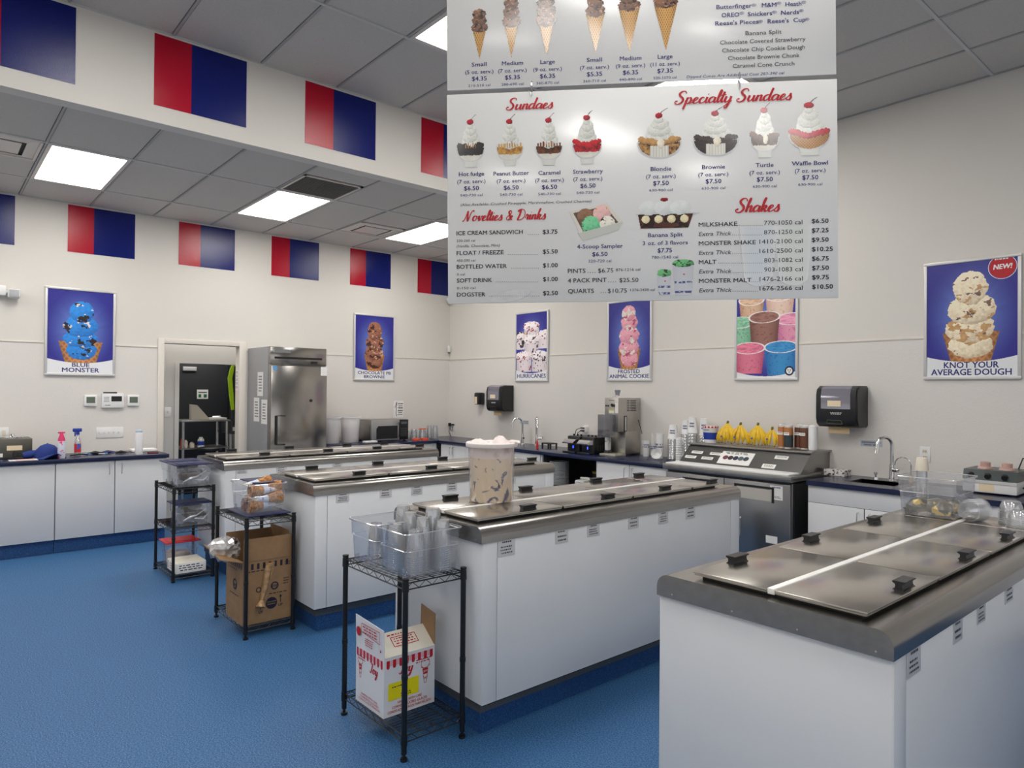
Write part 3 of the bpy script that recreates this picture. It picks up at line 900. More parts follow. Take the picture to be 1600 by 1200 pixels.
def worktop(label, a, b, cutout=None):
    if cutout:
        x0, x1, y0, y1 = cutout
        bm = BM()
        box(bm, a, (x0, b[1], b[2])); box(bm, (x1, a[1], a[2]), b); box(bm, (x0, a[1], a[2]), (x1, y0, b[2])); box(bm, (x0, y1, a[2]), (x1, b[1], b[2]))
        o = obj('worktop', bm, NAVY, smooth=False)
    else:
        o = bxo('worktop', a, b, NAVY, bev=.004)
    return tag(o, label, 'countertop')
worktop('navy blue worktop along the left wall beside the doorway', (XL + .005, -1.0, .862), (-7.735, 1.965, .9))
GF = 'base cabinets in the far left corner'
cabinet('base_cabinet', 'white base cabinet between refrigerator and corner', XL, XFc, 3.72, 5.34, '+x', [(3.72, 4.26), (4.263, 4.80), (4.803, 5.34)], GF, handles=[4.2, 4.32, 5.28])
worktop('navy blue worktop right of the refrigerator under the microwave', (XL + .005, 3.72, .862), (-7.735, 5.34, .9))
YFc = 5.37
GB = 'base cabinets along the back wall'
cabinet('base_cabinet', 'white corner base cabinet with two narrow doors by the microwave counter', -7.70, -7.15, YFc, YB, '-y', [(-7.70, -7.43), (-7.427, -7.15)], GB, handles=[-7.46, -7.40])
cabinet('base_cabinet', 'white base cabinet behind the swirl ice cream bucket', -7.147, -5.725, YFc, YB, '-y', [(-7.147, -6.67), (-6.667, -6.20), (-6.197, -5.725)], GB, handles=[-6.71, -6.63, -5.78])
cabinet('base_cabinet', 'white base cabinet under the steel shake machine', -4.85, -3.945, YFc, YB, '-y', [(-4.85, -4.425), (-4.422, -3.945)], GB, handles=[-4.465, -4.372])
worktop('long navy blue worktop on the back wall under faucets and shake machine', (XL + .005, 5.345, .862), (-3.945, YB - .005, .9))
cabinet('base_cabinet', 'white sink base cabinet with false front under the right faucet', -2.60, -1.72, YFc, YB, '-y', [(-2.60, -2.17), (-2.167, -1.72)], GB, false_front=.728, handles=[-2.21, -2.125])
cabinet('base_cabinet', 'white base cabinet under the dark mixer at the right', -1.717, -.6, YFc, YB, '-y', [(-1.717, -1.16), (-1.157, -.6)], GB, false_front=.728, handles=[-1.2, -1.11])
cabinet('base_cabinet', 'white base cabinet right of the mixer, out of view', -.597, .6, YFc, YB, '-y', [(-.597, 0), (.003, .6)], GB, handles=[-.04, .04])
worktop('navy blue worktop with sunken sink at the right of the back wall', (-2.60, 5.345, .862), (.6, YB - .005, .9), cutout=(-2.36, -2.02, 5.52, 5.80))
# open niche between back cabinets
t = thing('shelf_niche', 'dark open shelf unit under the back counter', 'shelf', (-5.722, YFc, 0))
bxo('side_panel', (0, .01, .135), (.018, .62, .862), CABW, t); bxo('side_panel', (.851, .01, .135), (.868, .62, .862), CABW, t)
bxo('back_panel', (.018, .60, .135), (.851, .615, .862), DKGREY, t); bxo('shelf', (.018, .03, .50), (.851, .60, .518), DKGREY, t); bxo('shelf', (.018, .03, .135), (.851, .60, .15), DKGREY, t)
bxo('cove_base', (0, .055, 0), (.868, .6, .135), COVE, t)
bxo('liner', (.0185, .03, .518), (.0205, .60, .862), DKGREY, t); bxo('liner', (.8485, .03, .518), (.8505, .60, .862), DKGREY, t)

# ================================================================ REFRIGERATOR
def fridge(x, y, label, detail=True):
    t = thing('refrigerator', label, 'refrigerator', (x, y, 0))
    D, W, H = .70, .685, 2.07
    bxo('cabinet_body', (0, 0, .12), (D - .06, W, H), GREYSIDE, t, bev=.003)
    bxo('front_frame', (D - .06, 0, .12), (D - .02, W, H), STEELD, t, bev=.003)
    bxo('top_panel', (D - .02, .002, 1.865), (D + .005, W - .002, H - .002), STEELF, t, bev=.004)
    bxo('louver_slot', (D + .004, .05, 1.93), (D + .008, W - .06, 1.955), BLACK, t)
    bxo('maker_badge', (D + .004, .05, 2.00), (D + .008, .24, 2.035), mat('badge_grey', rgb(150, 152, 156), .3, .6), t)
    bxo('display', (D + .004, W - .20, 1.885), (D + .009, W - .12, 1.912), BLACK, t, bev=.001)
    dr = bxo('door', (D - .02, .004, .17), (D + .03, W - .004, 1.852), STEELF, t, bev=.006)
    bm = BM(); tube(bm, [(D + .03, .17, 1.28), (D + .065, .06, 1.28), (D + .065, .06, .95), (D + .03, .17, .95)], .010, 8); obj('door_handle', bm, BLACK, dr)
    bxo('blue_sticker', (D + .03, .02, 1.80), (D + .0312, .07, 1.845), mat('sticker_blue', rgb(90, 160, 220), .5), dr)
    bxo('white_notice', (D + .03, W - .085, 1.745), (D + .0312, W - .006, 1.85), PAPER, dr)
    bm = BM(); lathe(bm, [(0, 0), (.018, 0), (.018, .004), (0, .006)], 16); o = obj('lock_cap', bm, BLACK, dr, loc=(D + .03, .48, 1.45)); o.rotation_euler = (0, PI / 2, 0)
    bxo('nameplate', (D + .03, .22, .80), (D + .033, .34, .83), BLACK, dr)
    bm = BM()
    for (px, py) in ((.08, .06), (.08, W - .06), (D - .12, .06), (D - .12, W - .06)): cyl(bm, (px, py, 0), (px, py, .12), .022)
    obj('leg', bm, BLACK, t)
    if detail:
        for k, (a, z0, z1) in enumerate(((.33, 1.50, 1.78), (.22, 1.20, 1.48), (.46, 1.18, 1.46))):
            s = bxo('paper_sheet', (a, -.0022, z0), (a + .17, -.0006, z1), PAPER, t)
            P = Print((a, -.0022, z0), (1, 0, 0), (0, 0, 1), s, .0004); P.scribble(.03, .24, .11, .2, INKK, 6, k); P.done()
    return t
fridge(-8.385, 2.995, 'tall stainless steel single-door refrigerator right of the doorway')
fridge(-10.75, 3.78, 'second stainless refrigerator seen deep through the doorway', False)

# ================================================================ POSTERS
PW, PH, PZ = .636, .912, 1.706
def poster(pos, face, label, paint, lines, extra=None, band=.178):
    """pos = left-bottom corner seen from the front; face '+x' (left wall) or '-y' (back wall)"""
    t = thing('framed_poster', label, 'poster', pos, PI / 2 if face == '+x' else 0, 'framed scoop posters')
    # local: x right, z up, front = -y
    fw = .024
    def rail(a, b, c, d):
        bm = BM(); box(bm, (a, -.020, b), (c, -.001, d), .005, 2); obj('frame_rail', bm, ALU, t)
    rail(0, 0, PW, fw); rail(0, PH - fw, PW, PH); rail(0, fw - .002, fw, PH - fw + .002); rail(PW - fw, fw - .002, PW, PH - fw + .002)
    sh = bxo('poster_sheet', (fw - .004, -.010, fw - .004), (PW - fw + .004, -.004, PH - fw + .004), PAPER, t)
    w, h = PW - 2 * fw + .004, PH - 2 * fw + .004
    cv = Canvas(w, h, .0027, bg=rgb(236, 236, 238))
    nx, ny = cv.X / w - .5, cv.Y / h - .52
    ang = np.arctan2(ny, nx)
    r = np.sqrt((nx * 1.0) ** 2 + (ny * 1.05) ** 2)
    glow = np.clip(1.0 - r / .52, 0, 1) ** 1.2 * (.85 + .25 * vnoise(ang * 9 + 40, r * 0 + 3, 5))
    blue = mixc(np.ones_like(cv.rgb) * c3(46, 44, 142), np.ones_like(cv.rgb) * c3(120, 150, 226), glow)
    m = cv.Y > h * (band - .05 * (1 - (2 * nx) ** 2))
    cv.rgb[m] = blue[m]
    paint(cv, w, h)
    m2 = (cv.Y < h * (band - .05 * (1 - (2 * nx) ** 2)))
    cv.rgb[m2] = c3(236, 236, 238)
    cv.mesh('printed_picture', (fw - .002, -.010, fw - .002), (1, 0, 0), (0, 0, 1), sh, ART)
    P = Print((fw - .002, -.010, fw - .002), (1, 0, 0), (0, 0, 1), sh, .0016)
    for k, (s, y, wd, sz) in enumerate(lines):
        P.text(s, w / 2, y * h, sz, INKB, bold=.018, width=wd * w)
    if extra:
        extra(P, w, h)
    P.done()
    return t
def cone_poster(scoops, base, dark, chunks, wt=.50, seed=0, cw=1.0):
    def f(cv, w, h):
        paint_waffle(cv, w * .5, h * .385, h * .06, w * wt * 1.16, w * wt * .72, 1.9, seed)
        for k, (cy, rx, ry) in enumerate(scoops):
            paint_blob(cv, w * .5 + w * .012 * math.sin(k * 2.3 + seed), h * cy, w * rx, h * ry, base, dark, chunks, seed + 11 * k, .11, 55)
    return f
cream, tan = c3(250, 236, 206), c3(196, 166, 120)
poster((-1.972, YB - .0065, PZ), '-y', 'framed poster of a cream scoop waffle cone with round red NEW badge', 
       cone_poster([(.27, .25, .11), (.42, .275, .125), (.585, .27, .135), (.77, .195, .145)], cream, c3(186, 160, 124), [(c3(206, 160, 106), .655, 15), (c3(124, 96, 80), .72, 19)], .54, 3),
       [('KNOT YOUR', .076, .60, .066), ('AVERAGE DOUGH', .014, .88, .066)],
       extra=lambda P, w, h: (P.poly([(w * .84 + .083 * (1 + .045 * (-1) ** i) * math.cos(2 * PI * i / 60), h * .925 + .083 * (1 + .045 * (-1) ** i) * math.sin(2 * PI * i / 60)) for i in range(60)], INKR),
                              P.ring(w * .84, h * .925, .086, .090, INKW), P.text('NEW!', w * .84, h * .908, .05, INKW, bold=.03, shear=.15, width=.115), P.scribble(w * .84 - .05, h * .925 + .07, .1, .028, INKW, 1, 4)))
P_last = None
blue_i = c3(46, 140, 222)
poster((XL + .0065, .942, PZ), '+x', 'framed poster of a bright blue scoop cone on the left wall',
       cone_poster([(.285, .235, .12), (.42, .265, .105), (.57, .265, .125), (.745, .19, .13)], blue_i, c3(20, 78, 156), [(c3(40, 26, 30), .64, 11), (c3(236, 222, 216), .68, 15)], .58, 8),
       [('BLUE', .082, .26, .060), ('MONSTER', .018, .56, .064)])
poster((XL + .0065, 4.405, PZ), '+x', 'framed poster of a chocolate brown scoop cone right of the refrigerator',
       cone_poster([(.28, .20, .115), (.42, .235, .12), (.58, .235, .13), (.76, .185, .15)], c3(164, 108, 84), c3(74, 38, 28), [(c3(70, 32, 24), .58, 17), (c3(216, 168, 140), .68, 24)], .46, 15),
       [('CHOCOLATE PB', .076, .86, .060), ('BROWNIE', .014, .54, .060)])
poster((-5.262, YB - .0065, PZ), '-y', 'framed poster of a pink scoop cone above the steel shake machine',
       cone_poster([(.27, .21, .11), (.41, .245, .115), (.57, .24, .12), (.73, .20, .11), (.85, .165, .10)], c3(240, 172, 186), c3(192, 102, 122), [(c3(240, 230, 216), .62, 12), (c3(196, 84, 116), .67, 20)], .48, 21),
       [('FROSTED', .076, .52, .062), ('ANIMAL COOKIE', .014, .95, .062)])
def hurricanes(cv, w, h):
    spec = [(.50, .80, .27, .24), (.12, .66, .22, .20), (.90, .66, .22, .20), (.50, .60, .25, .20), (.26, .36, .27, .24), (.76, .36, .27, .24)]
    for k, (cx, cy, rx, hh) in enumerate(spec):
        a = (cv.X - w * cx) / (w * rx)
        m = (np.abs(a) < .88) & (cv.Y < h * cy) & (cv.Y > h * (cy - hh))
        cv.fill(m, (np.ones_like(cv.rgb) * c3(236, 224, 226)) * (1 - .30 * a ** 2)[..., None])
        paint_blob(cv, w * cx, h * cy, w * rx, h * .075, c3(248, 240, 240), c3(206, 186, 190), [((c3(150, 40, 40), c3(60, 36, 30))[k % 2], .66, 26), (c3(210, 150, 120), .74, 34)], 31 + k * 9, .16, 50)
        n = fbm(cv.X * 30, cv.Y * 30, 60 + k, 2)
        m = m & (n > .69)
        cv.fill(m, (c3(150, 70, 70), c3(60, 50, 56))[k % 2])
poster((-6.88, YB - .0065, PZ), '-y', 'framed poster of white topped cups above the left paper towel dispenser', hurricanes, [('HURRICANES', .03, .92, .075)], band=.15)
def shakes(cv, w, h):
    for k, (cx, cy, rx, hh, c, d) in enumerate([(.26, .86, .22, .24, (226, 192, 160), (180, 130, 100)), (.74, .88, .24, .26, (240, 214, 196), (204, 160, 140)), (.06, .62, .24, .26, (150, 206, 170), (80, 140, 110)),
                                     (.94, .62, .26, .26, (236, 160, 186), (190, 100, 140)), (.48, .66, .26, .34, (160, 112, 100), (104, 62, 56)), (.22, .33, .27, .28, (232, 130, 156), (180, 70, 104)), (.76, .33, .27, .30, (60, 150, 206), (20, 96, 166))]):
        a = (cv.X - w * cx) / (w * rx * (0.82 + .18 * np.clip((cv.Y - h * (cy - hh)) / (h * hh), 0, 1)))
        m = (np.abs(a) < 1) & (cv.Y < h * cy) & (cv.Y > h * (cy - hh))
        sp = fbm(cv.X * 60, cv.Y * 60, 5 + k, 2)
        col = mixc(np.ones_like(cv.rgb) * c3(*c), np.ones_like(cv.rgb) * c3(*d), np.clip(.15 + .8 * a ** 2 + (sp > .72) * .5, 0, 1))
        cv.fill(m, col)
        rr = np.sqrt(((cv.X - w * cx) / (w * rx)) ** 2 + ((cv.Y - h * cy) / (h * .062)) ** 2)
        t = fbm(cv.X * 30 + rr * 2, cv.Y * 90, 45 + k, 3)
        cv.fill(rr < 1.06, np.ones_like(cv.rgb) * c3(240, 232, 230))
        cv.fill(rr < .94, mixc(np.ones_like(cv.rgb) * c3(*c) * 1.1, np.ones_like(cv.rgb) * c3(*d), np.clip((t - .35) * 1.6, 0, 1)))
def emblem(P, w, h):
    cx, cy = w * .90, h * .075
    P.ring(cx, cy, .030, .044, INKK, 20)
    P.disc(cx, cy, .030, INKW, 16, .0001)
    P.poly([(cx - .018, cy + .018), (cx - .004, cy + .006), (cx - .012, cy - .002)], DKGREY)
    P.poly([(cx + .018, cy + .018), (cx + .004, cy + .006), (cx + .012, cy - .002)], DKGREY)
    P.poly([(cx - .006, cy - .006), (cx + .006, cy - .006), (cx, cy - .022)], DKGREY)
    P.text('INTO A MALT', w * .04, h * .918, .05, INKW, bold=.03, align='LEFT', width=w * .62)
poster((-3.63, YB - .0065, PZ), '-y', 'framed poster of coloured milkshake cups behind the hanging menu board', shakes, [], extra=emblem, band=.07)

# ================================================================ HANGING MENU BOARDS
BW, BH = 1.22, .677
b_yaw = 0.7767
ctr = Vector((-1.3811, 1.7107, 2.2229))
ub = Vector((math.cos(b_yaw), math.sin(b_yaw), 0)); vb = Vector((0, 0, 1))
def board(center, label, tilt):
    t = thing('menu_board', label, 'menu board', center)
    t.rotation_euler = (0.0083, tilt, b_yaw)
    bxo('board_panel', (-BW / 2, .0, -BH / 2), (BW / 2, .006, BH / 2), BOARD, t, bev=.0008)
    return t
mb1 = board(tuple(ctr), 'lower hanging white menu board listing sundaes, drinks and shakes', -.0138)
_up = Matrix.Rotation(b_yaw, 3, 'Z') @ Matrix.Rotation(-.0138, 3, 'Y') @ Vector((0, 0, BH + .017))
mb2 = board(tuple(ctr + _up), 'upper hanging white menu board with cone pictures, cut by the photo top', -.0138)
# board layout: measured in fractions of the board, u to the right, v down from the top edge
def U(x, y):      # 610 x 335 layout units
    s = (x - 698.5) / 609.5
    top = 148 - 25 * s
    return (-.5 + s / (.956 + .044 * s)) * BW, BH / 2 - (y - top) / (327 + 15 * s) * BH
def U2(x, y):
    s = (x - 697.5) / 609.5
    bot = 140 - 25 * s
    return (-.5 + s / (.956 + .044 * s)) * BW, -BH / 2 + (bot - y) / (327 + 15 * s) * BH
K = BW / 609.5
def bt(P, s, x, y, cap, ink, UU=U, wpx=None, **k):
    """y = baseline row, cap = capital height, both in layout units"""
    a, b = UU(x, y)
    P.text(s, a, b, cap * K / .72, ink, width=wpx * K if wpx else None, **k)
P = Print((0, 0, 0), (1, 0, 0), (0, 0, 1), mb1, .0012)
def scr(s, x, y, w, xh, UU=U):
    a, b = UU(x, y)
    Q = Print((0, 0, 0), (1, 0, 0), (0, 0, 1), mb1, .0016)
    script_text(Q, s, a, b, w * K, xh * K, INKR, .40)
    Q.done('heading_lettering')
scr('Sundaes', 790, 172, 76, 8.6)
scr('Specialty Sundaes', 1053, 163, 180, 9.2)
scr('Novelties & Drinks', 722, 346, 134, 8.0)
scr('Shakes', 1147, 332, 68, 10.0)
def item(cx, y, name, l2, price, cal, wn, UU=U, gap=(11.5, 22.5, 32)):
    bt(P, name, cx, y, 6.6, INKB, UU, wn, bold=.012)
    bt(P, l2, cx, y + gap[0], 6.2, INKB, UU, 46, bold=.006)
    bt(P, price, cx, y + gap[1], 7.0, INKB, UU, 24 if len(price) < 6 else 28, bold=.012)
    bt(P, cal, cx, y + gap[2], 4.2, INKB, UU, 36)
for cx, y, n, wn in ((736, 275, 'Hot fudge', 41), (798, 274, 'Peanut Butter', 57), (858, 273, 'Caramel', 35), (918, 271, 'Strawberry', 47)):
    item(cx, y, n, '(7 oz. serv.)', '$6.50', '540-730 cal', wn)
for cx, y, n, wn in ((1032, 267, 'Blondie', 32), (1114, 264, 'Brownie', 35), (1194, 261, 'Turtle', 27), (1265, 258, 'Waffle Bowl', 54)):
    item(cx, y, n, '(7 oz. serv.)', '$7.50', '630-900 cal', wn)
bt(P, '(Also Available: Crushed Pineapple, Marshmallow, Crushed Cherries)', 719, 322, 4.2, INKK, U, 210, align='LEFT', shear=.2)
for y, s, ws, d0, pr, sub in ((368, 'ICE CREAM SANDWICH', 107, 824, '$3.75', '230-260 cal'), (399, 'FLOAT / FREEZE', 76, 793, '$5.50', '450-590 cal'), (420.5, 'BOTTLED WATER', 81, 798, '$1.00', '0 cal'), (442, 'SOFT DRINK', 57, 774, '$1.00', '0-150 cal'), (464, 'DOGSTER', 46, 763, '$2.50', '')):
    bt(P, s, 712.5, y, 6.8, INKK, U, ws, align='LEFT', bold=.012)
    bt(P, pr, 858.5, y - 2.5, 7.0, INKK, U, 23.5, bold=.014)
    nd = int((844 - d0) / 3.2)
    for i in range(nd):
        a, b = U(d0 + i * 3.2, y - .6); P.rect(a, b, a + .0018, b + .0018, INKK)
    if sub:
        bt(P, sub, 712.5, y + 10.5, 4.0, INKK, U, 30 if len(sub) > 6 else 13, align='LEFT')
bt(P, '(Vanilla, Chocolate, Mint)', 712.5, 387, 4.4, INKK, U, 70, align='LEFT', shear=.2)
bt(P, '4-Scoop Sampler', 936, 388, 6.6, INKB, U, 72, bold=.012)
bt(P, '$6.50', 936, 400.5, 7.0, INKB, U, 24, bold=.012)
bt(P, '320-720 cal', 936, 410, 4.6, INKB, U, 36)
for y, s, ws, d0, d1, pr, px_, c, cx in ((427, 'PINTS', 28, 917, 930, '$6.75', 945, '876-1216 cal', 980), (442, '4 PACK PINT', 61, 949, 962, '$25.50', 981, '', 0), (458.5, 'QUARTS', 41, 937, 946, '$10.75', 963, '1376-2430 cal', 1002)):
    bt(P, s, 886, y, 7.0, INKK, U, ws, align='LEFT', bold=.008)
    bt(P, pr, px_, y - 1, 7.0, INKK, U, 24 if len(pr) < 6 else 30)
    if c: bt(P, c, cx, y - 3.5, 4.4, INKK, U, 38)
    for i in range(int((d1 - d0) / 3.6) + 1):
        a, b = U(d0 + i * 3.6, y - .6); P.rect(a, b, a + .0022, b + .0022, INKK)
bt(P, 'Banana Split', 1038, 370, 6.4, INKB, U, 54, bold=.012)
bt(P, '3 oz. of 3 flavors', 1038, 382.5, 6.4, INKB, U, 70, bold=.008)
bt(P, '$7.75', 1037.5, 394.5, 7.0, INKB, U, 22, bold=.012)
bt(P, '780-1540 cal', 1037.5, 404, 4.6, INKB, U, 41)
for k, (s, ws, d0, d1, c, pr) in enumerate((('MILKSHAKE', 59, 1151, 1190, '770-1050 cal', '$6.50'), ('Extra Thick', 50, 1143, 1190, '870-1250 cal', '$7.25'), ('MONSTER SHAKE', 87, 0, 0, '1410-2100 cal', '$9.50'), ('Extra Thick', 50, 1143, 1183, '1610-2500 cal', '$10.25'),
                                   ('MALT', 27, 1121, 1190, '803-1082 cal', '$6.75'), ('Extra Thick', 50, 1143, 1190, '903-1083 cal', '$7.50'), ('MONSTER MALT', 80, 1172, 1186, '1476-2166 cal', '$9.75'), ('Extra Thick', 50, 1143, 1184, '1676-2566 cal', '$10.50'))):
    y = 354.3 + k * 14.65
    ex = s[0] == 'E'
    bt(P, s, 1090.5, y, 6.6, INKK, U, ws, align='LEFT', bold=0 if ex else .012, shear=.22 if ex else 0)
    bt(P, c, 1253, y - 4, 7.0, INKK, U, 58 if len(c) == 12 else 65, align='RIGHT')
    bt(P, pr, 1267, y - 5.5, 7.0, INKK, U, 25 if len(pr) < 6 else 31, align='LEFT', bold=.014)
    if d1:
        for i in range(int((d1 - d0) / 3.2) + 1):
            a, b = U(d0 + i * 3.2, y - 1.2); P.rect(a, b, a + .0018, b + .0018, INKK)
P.done('menu_lettering')
P = Print((0, 0, 0), (1, 0, 0), (0, 0, 1), mb2, .0012)
for cx, y, n, l2, pr, cal, wn in ((748, 102.5, 'Small', '(5 oz. serv.)', '$4.35', '210-510 cal', 24), (800, 100.5, 'Medium', '(7 oz. serv.)', '$5.35', '280-690 cal', 34), (855, 98.5, 'Large', '(9 oz. serv.)', '$6.35', '360-870 cal', 23),
                                  (928.5, 95.5, 'Small', '(7 oz. serv.)', '$5.35', '360-710 cal', 24), (985, 93, 'Medium', '(9 oz. serv.)', '$6.35', '440-890 cal', 34), (1039, 90.5, 'Large', '(11 oz. serv.)', '$7.35', '520-1070 cal', 23)):
    item(cx, y, n, l2, pr, cal, wn, U2)
def bt2(s, x, y, cap, w_, ink=INKB, **k): bt(P, s, x, y, cap, ink, U2, w_, **k)
for y, ws in ((13.5, (('Butterfinger', 1120, 54), ('M&M', 1191, 22), ('Heath', 1228, 24))), (26.5, (('OREO', 1128, 27), ('Snickers', 1169, 37), ('Nerds', 1221, 27))), (39, (('Reese\'s Pieces', 1118, 66), ('Reese\'s  Cup', 1200, 57)))):
    for s, x, w_ in ws:
        yy = y - 0.041 * (x - 1118)
        bt2(s, x, yy, 6.8, w_, align='LEFT', bold=.012)
        bt2('®', x + w_ + 1, yy - 4.0, 4.6, 7, align='LEFT')
for y, s, cx, w_ in ((53, 'Banana Split', 1193, 55), (66, 'Chocolate Covered Strawberry', 1191.5, 130), (78.5, 'Chocolate Chip Cookie Dough', 1193, 126), (91, 'Chocolate Brownie Chunk', 1193, 109), (103.5, 'Caramel Cone Crunch', 1193, 94)):
    bt2(s, cx, y, 6.6, w_, INKK)
bt2('Dipped Cones Are Additional Cost 283-390 cal', 1148, 118.5, 4.4, 150, shear=.2)
P.done('menu_lettering')
def pic(parent, x0, y0, x1, y1, fn, UU, name='menu_picture', cell=.0017):
    a, b = UU(x0, y1)
    w, h = (x1 - x0) * K, (y1 - y0) * K
    cv = Canvas(w, h, cell)
    fn(cv, w, h)
    cv.mesh(name, (a, 0, b), (1, 0, 0), (0, 0, 1), parent, ARTB, lift=.001)
choc, chocd = c3(128, 90, 70), c3(44, 26, 22)
def small_cone(ns, wr, hs):
    def f(cv, w, h):
        top, cone = h * hs, h * hs
        half0 = w * wr / 2
        t = np.clip(cv.Y / cone, 0, 1)
        m = (cv.Y < cone) & (np.abs(cv.X - w / 2) < half0 * t)
        g = np.minimum(np.abs(((cv.X + cv.Y * .5) / .0075) % 1 - .5), np.abs(((cv.X - cv.Y * .5) / .0075) % 1 - .5))
        col = mixc(np.ones_like(cv.rgb) * c3(226, 176, 96), np.ones_like(cv.rgb) * c3(140, 88, 44), np.clip(g * 2.6, 0, 1)) * (1 - .5 * ((cv.X - w / 2) / half0) ** 2)[..., None]
        cv.fill(m, col)
        for k in range(ns):
            f_ = (k + .5) / ns
            paint_blob(cv, w / 2 + w * .03 * math.sin(k * 3), cone * .93 + (h - cone) * (f_ * .86 + .04), w * (.50 - .14 * f_), (h - cone) / ns * .66, choc, chocd, [(c3(30, 18, 16), .62, 120), (c3(196, 150, 120), .72, 130)], 50 + k * 3 + ns, .2, 150)
    return f
for x0, y0, x1, y1, n, wr, hs in ((735, 7, 763, 91, 3, .78, .56), (784, -14, 814, 89, 3, .74, .52), (837, -34, 871, 87, 4, .66, .42), (914, -14, 947, 83, 2, .92, .66), (965, -34, 1002, 81, 3, .92, .62), (1021, -54, 1060, 79, 4, .92, .55)):
    pic(mb2, x0, y0, x1, y1, small_cone(n, wr, hs), U2)
def sundae(kind):
    def f(cv, w, h):
        cx = w * .48
        body, dark = {'fudge': (c3(40, 32, 32), c3(10, 8, 8)), 'pb': (c3(214, 164, 84), c3(150, 92, 34)), 'caramel': (c3(120, 66, 38), c3(44, 20, 14)), 'straw': (c3(206, 24, 40), c3(96, 6, 20)),
                'blondie': (c3(200, 152, 92), c3(70, 34, 24)), 'brownie': (c3(56, 38, 36), c3(18, 12, 12)), 'turtle': (c3(96, 56, 40), c3(30, 20, 20)), 'bowl': (c3(196, 44, 62), c3(84, 12, 26))}[kind]
        wide = kind in ('blondie', 'brownie')
        n1 = fbm(cv.X * 130, cv.Y * 130, 12, 3)
        one = np.ones_like(cv.rgb)
        if not wide:
            m = (cv.Y < h * .20) & (np.abs(cv.X - cx) < w * (.20 + .22 * cv.Y / h))
            cv.fill(m, one * c3(228, 228, 220) * (1 - 1.4 * ((cv.X - cx) / w) ** 2)[..., None])
        # bowl: lower half of an ellipse, sauce over ice cream
        ry = .24 if not wide else .27
        e = ((cv.X - cx) / (w * .46)) ** 2 + ((cv.Y - h * .345) / (h * ry)) ** 2
        m = (e < 1) & (cv.Y < h * .36)
        if kind == 'bowl':
            g = np.minimum(np.abs(((cv.X + cv.Y) / .009) % 1 - .5), np.abs(((cv.X - cv.Y) / .009) % 1 - .5))
            cv.fill(m, mixc(one * c3(212, 160, 100), one * c3(140, 88, 50), np.clip(g * 2.4, 0, 1)) * (1 - .45 * ((cv.X - cx) / (w * .5)) ** 2)[..., None])
        else:
            col = mixc(one * body, one * dark, np.clip(n1 * 2.2 - .6, 0, 1))
            creamy = (cv.Y < h * (.20 + .05 * n1)) if not wide else ((np.abs(cv.X - cx) < w * .2) & (cv.Y < h * .3))
            col[creamy] = (one * c3(234, 230, 218) * ((.82 + .18 * (np.sin(cv.X * 700) > 0)) if wide else (.85 + .2 * n1))[..., None])[creamy]
            cv.fill(m, col)
        cv.fill((np.abs(e - 1) < .07) & (cv.Y < h * .37), one * c3(214, 216, 216))
        # whipped cream pile
        for cy, r_, hh in ((.47, .31 if not wide else .30, .15), (.585, .26, .13), (.69, .19, .105), (.765, .11, .06)):
            paint_blob(cv, cx + w * .02 * math.sin(cy * 40), h * cy, w * r_, h * hh, c3(244, 243, 234), c3(176, 180, 170), [], int(cy * 300), .13, 230, 1.0)
        # chunks and drips along the rim
        q = random.Random(len(kind) * 7 + ord(kind[0]))
        for k in range(9):
            x = cx + w * (-.38 + .76 * k / 8)
            up = abs(k - 4) / 4
            if kind in ('fudge', 'brownie', 'straw', 'bowl', 'turtle', 'blondie') :
                paint_blob(cv, x, h * (.335 + .07 * up + q.uniform(-.015, .02)), w * q.uniform(.07, .11), h * q.uniform(.04, .065), body, dark, [], 80 + k, .25, 160)
            else:
                dm = (np.abs(cv.X - x) < w * .022) & (cv.Y > h * .34) & (cv.Y < h * (.40 + .05 * q.random()))
                cv.fill(dm, one * body)
        if kind == 'turtle' or kind == 'blondie' or kind == 'brownie':
            paint_blob(cv, cx + w * .03, h * .33, w * .08, h * .09, c3(240, 232, 212), c3(190, 176, 150), [], 90, .2, 120)
        if kind in ('fudge', 'pb', 'caramel'):
            for k in range(5): cv.fill((np.abs(cv.X - cx - w * (-.16 + .08 * k)) < w * .014) & (cv.Y > h * .36) & (cv.Y < h * (.43 + .03 * (k % 2))), one * c3(190, 130, 70))
        paint_blob(cv, cx - w * .01, h * .845, w * .115 if not wide else w * .08, h * .052, c3(186, 20, 42), c3(96, 6, 22), [], 96, .07, 60)
        t_ = np.clip((cv.Y - h * .88) / (h * .1), 0, 1)
        st = (np.abs(cv.X - (cx + w * (.02 + .16 * t_ ** 1.5))) < w * .011) & (cv.Y > h * .88) & (cv.Y < h * .985)
        cv.fill(st, c3(70, 34, 28))
    return f
for x0, y0, x1, y1, kd in ((713, 176, 761, 262, 'fudge'), (775, 176, 821, 260, 'pb'), (836, 174, 882, 259, 'caramel'), (894, 170, 943, 257, 'straw'), (995, 168, 1068, 254, 'blondie'), (1082, 165, 1156, 251, 'brownie'), (1171, 160, 1218, 247, 'turtle'), (1231, 152, 1298, 244, 'bowl')):
    pic(mb1, x0, y0, x1, y1, sundae(kd), U)
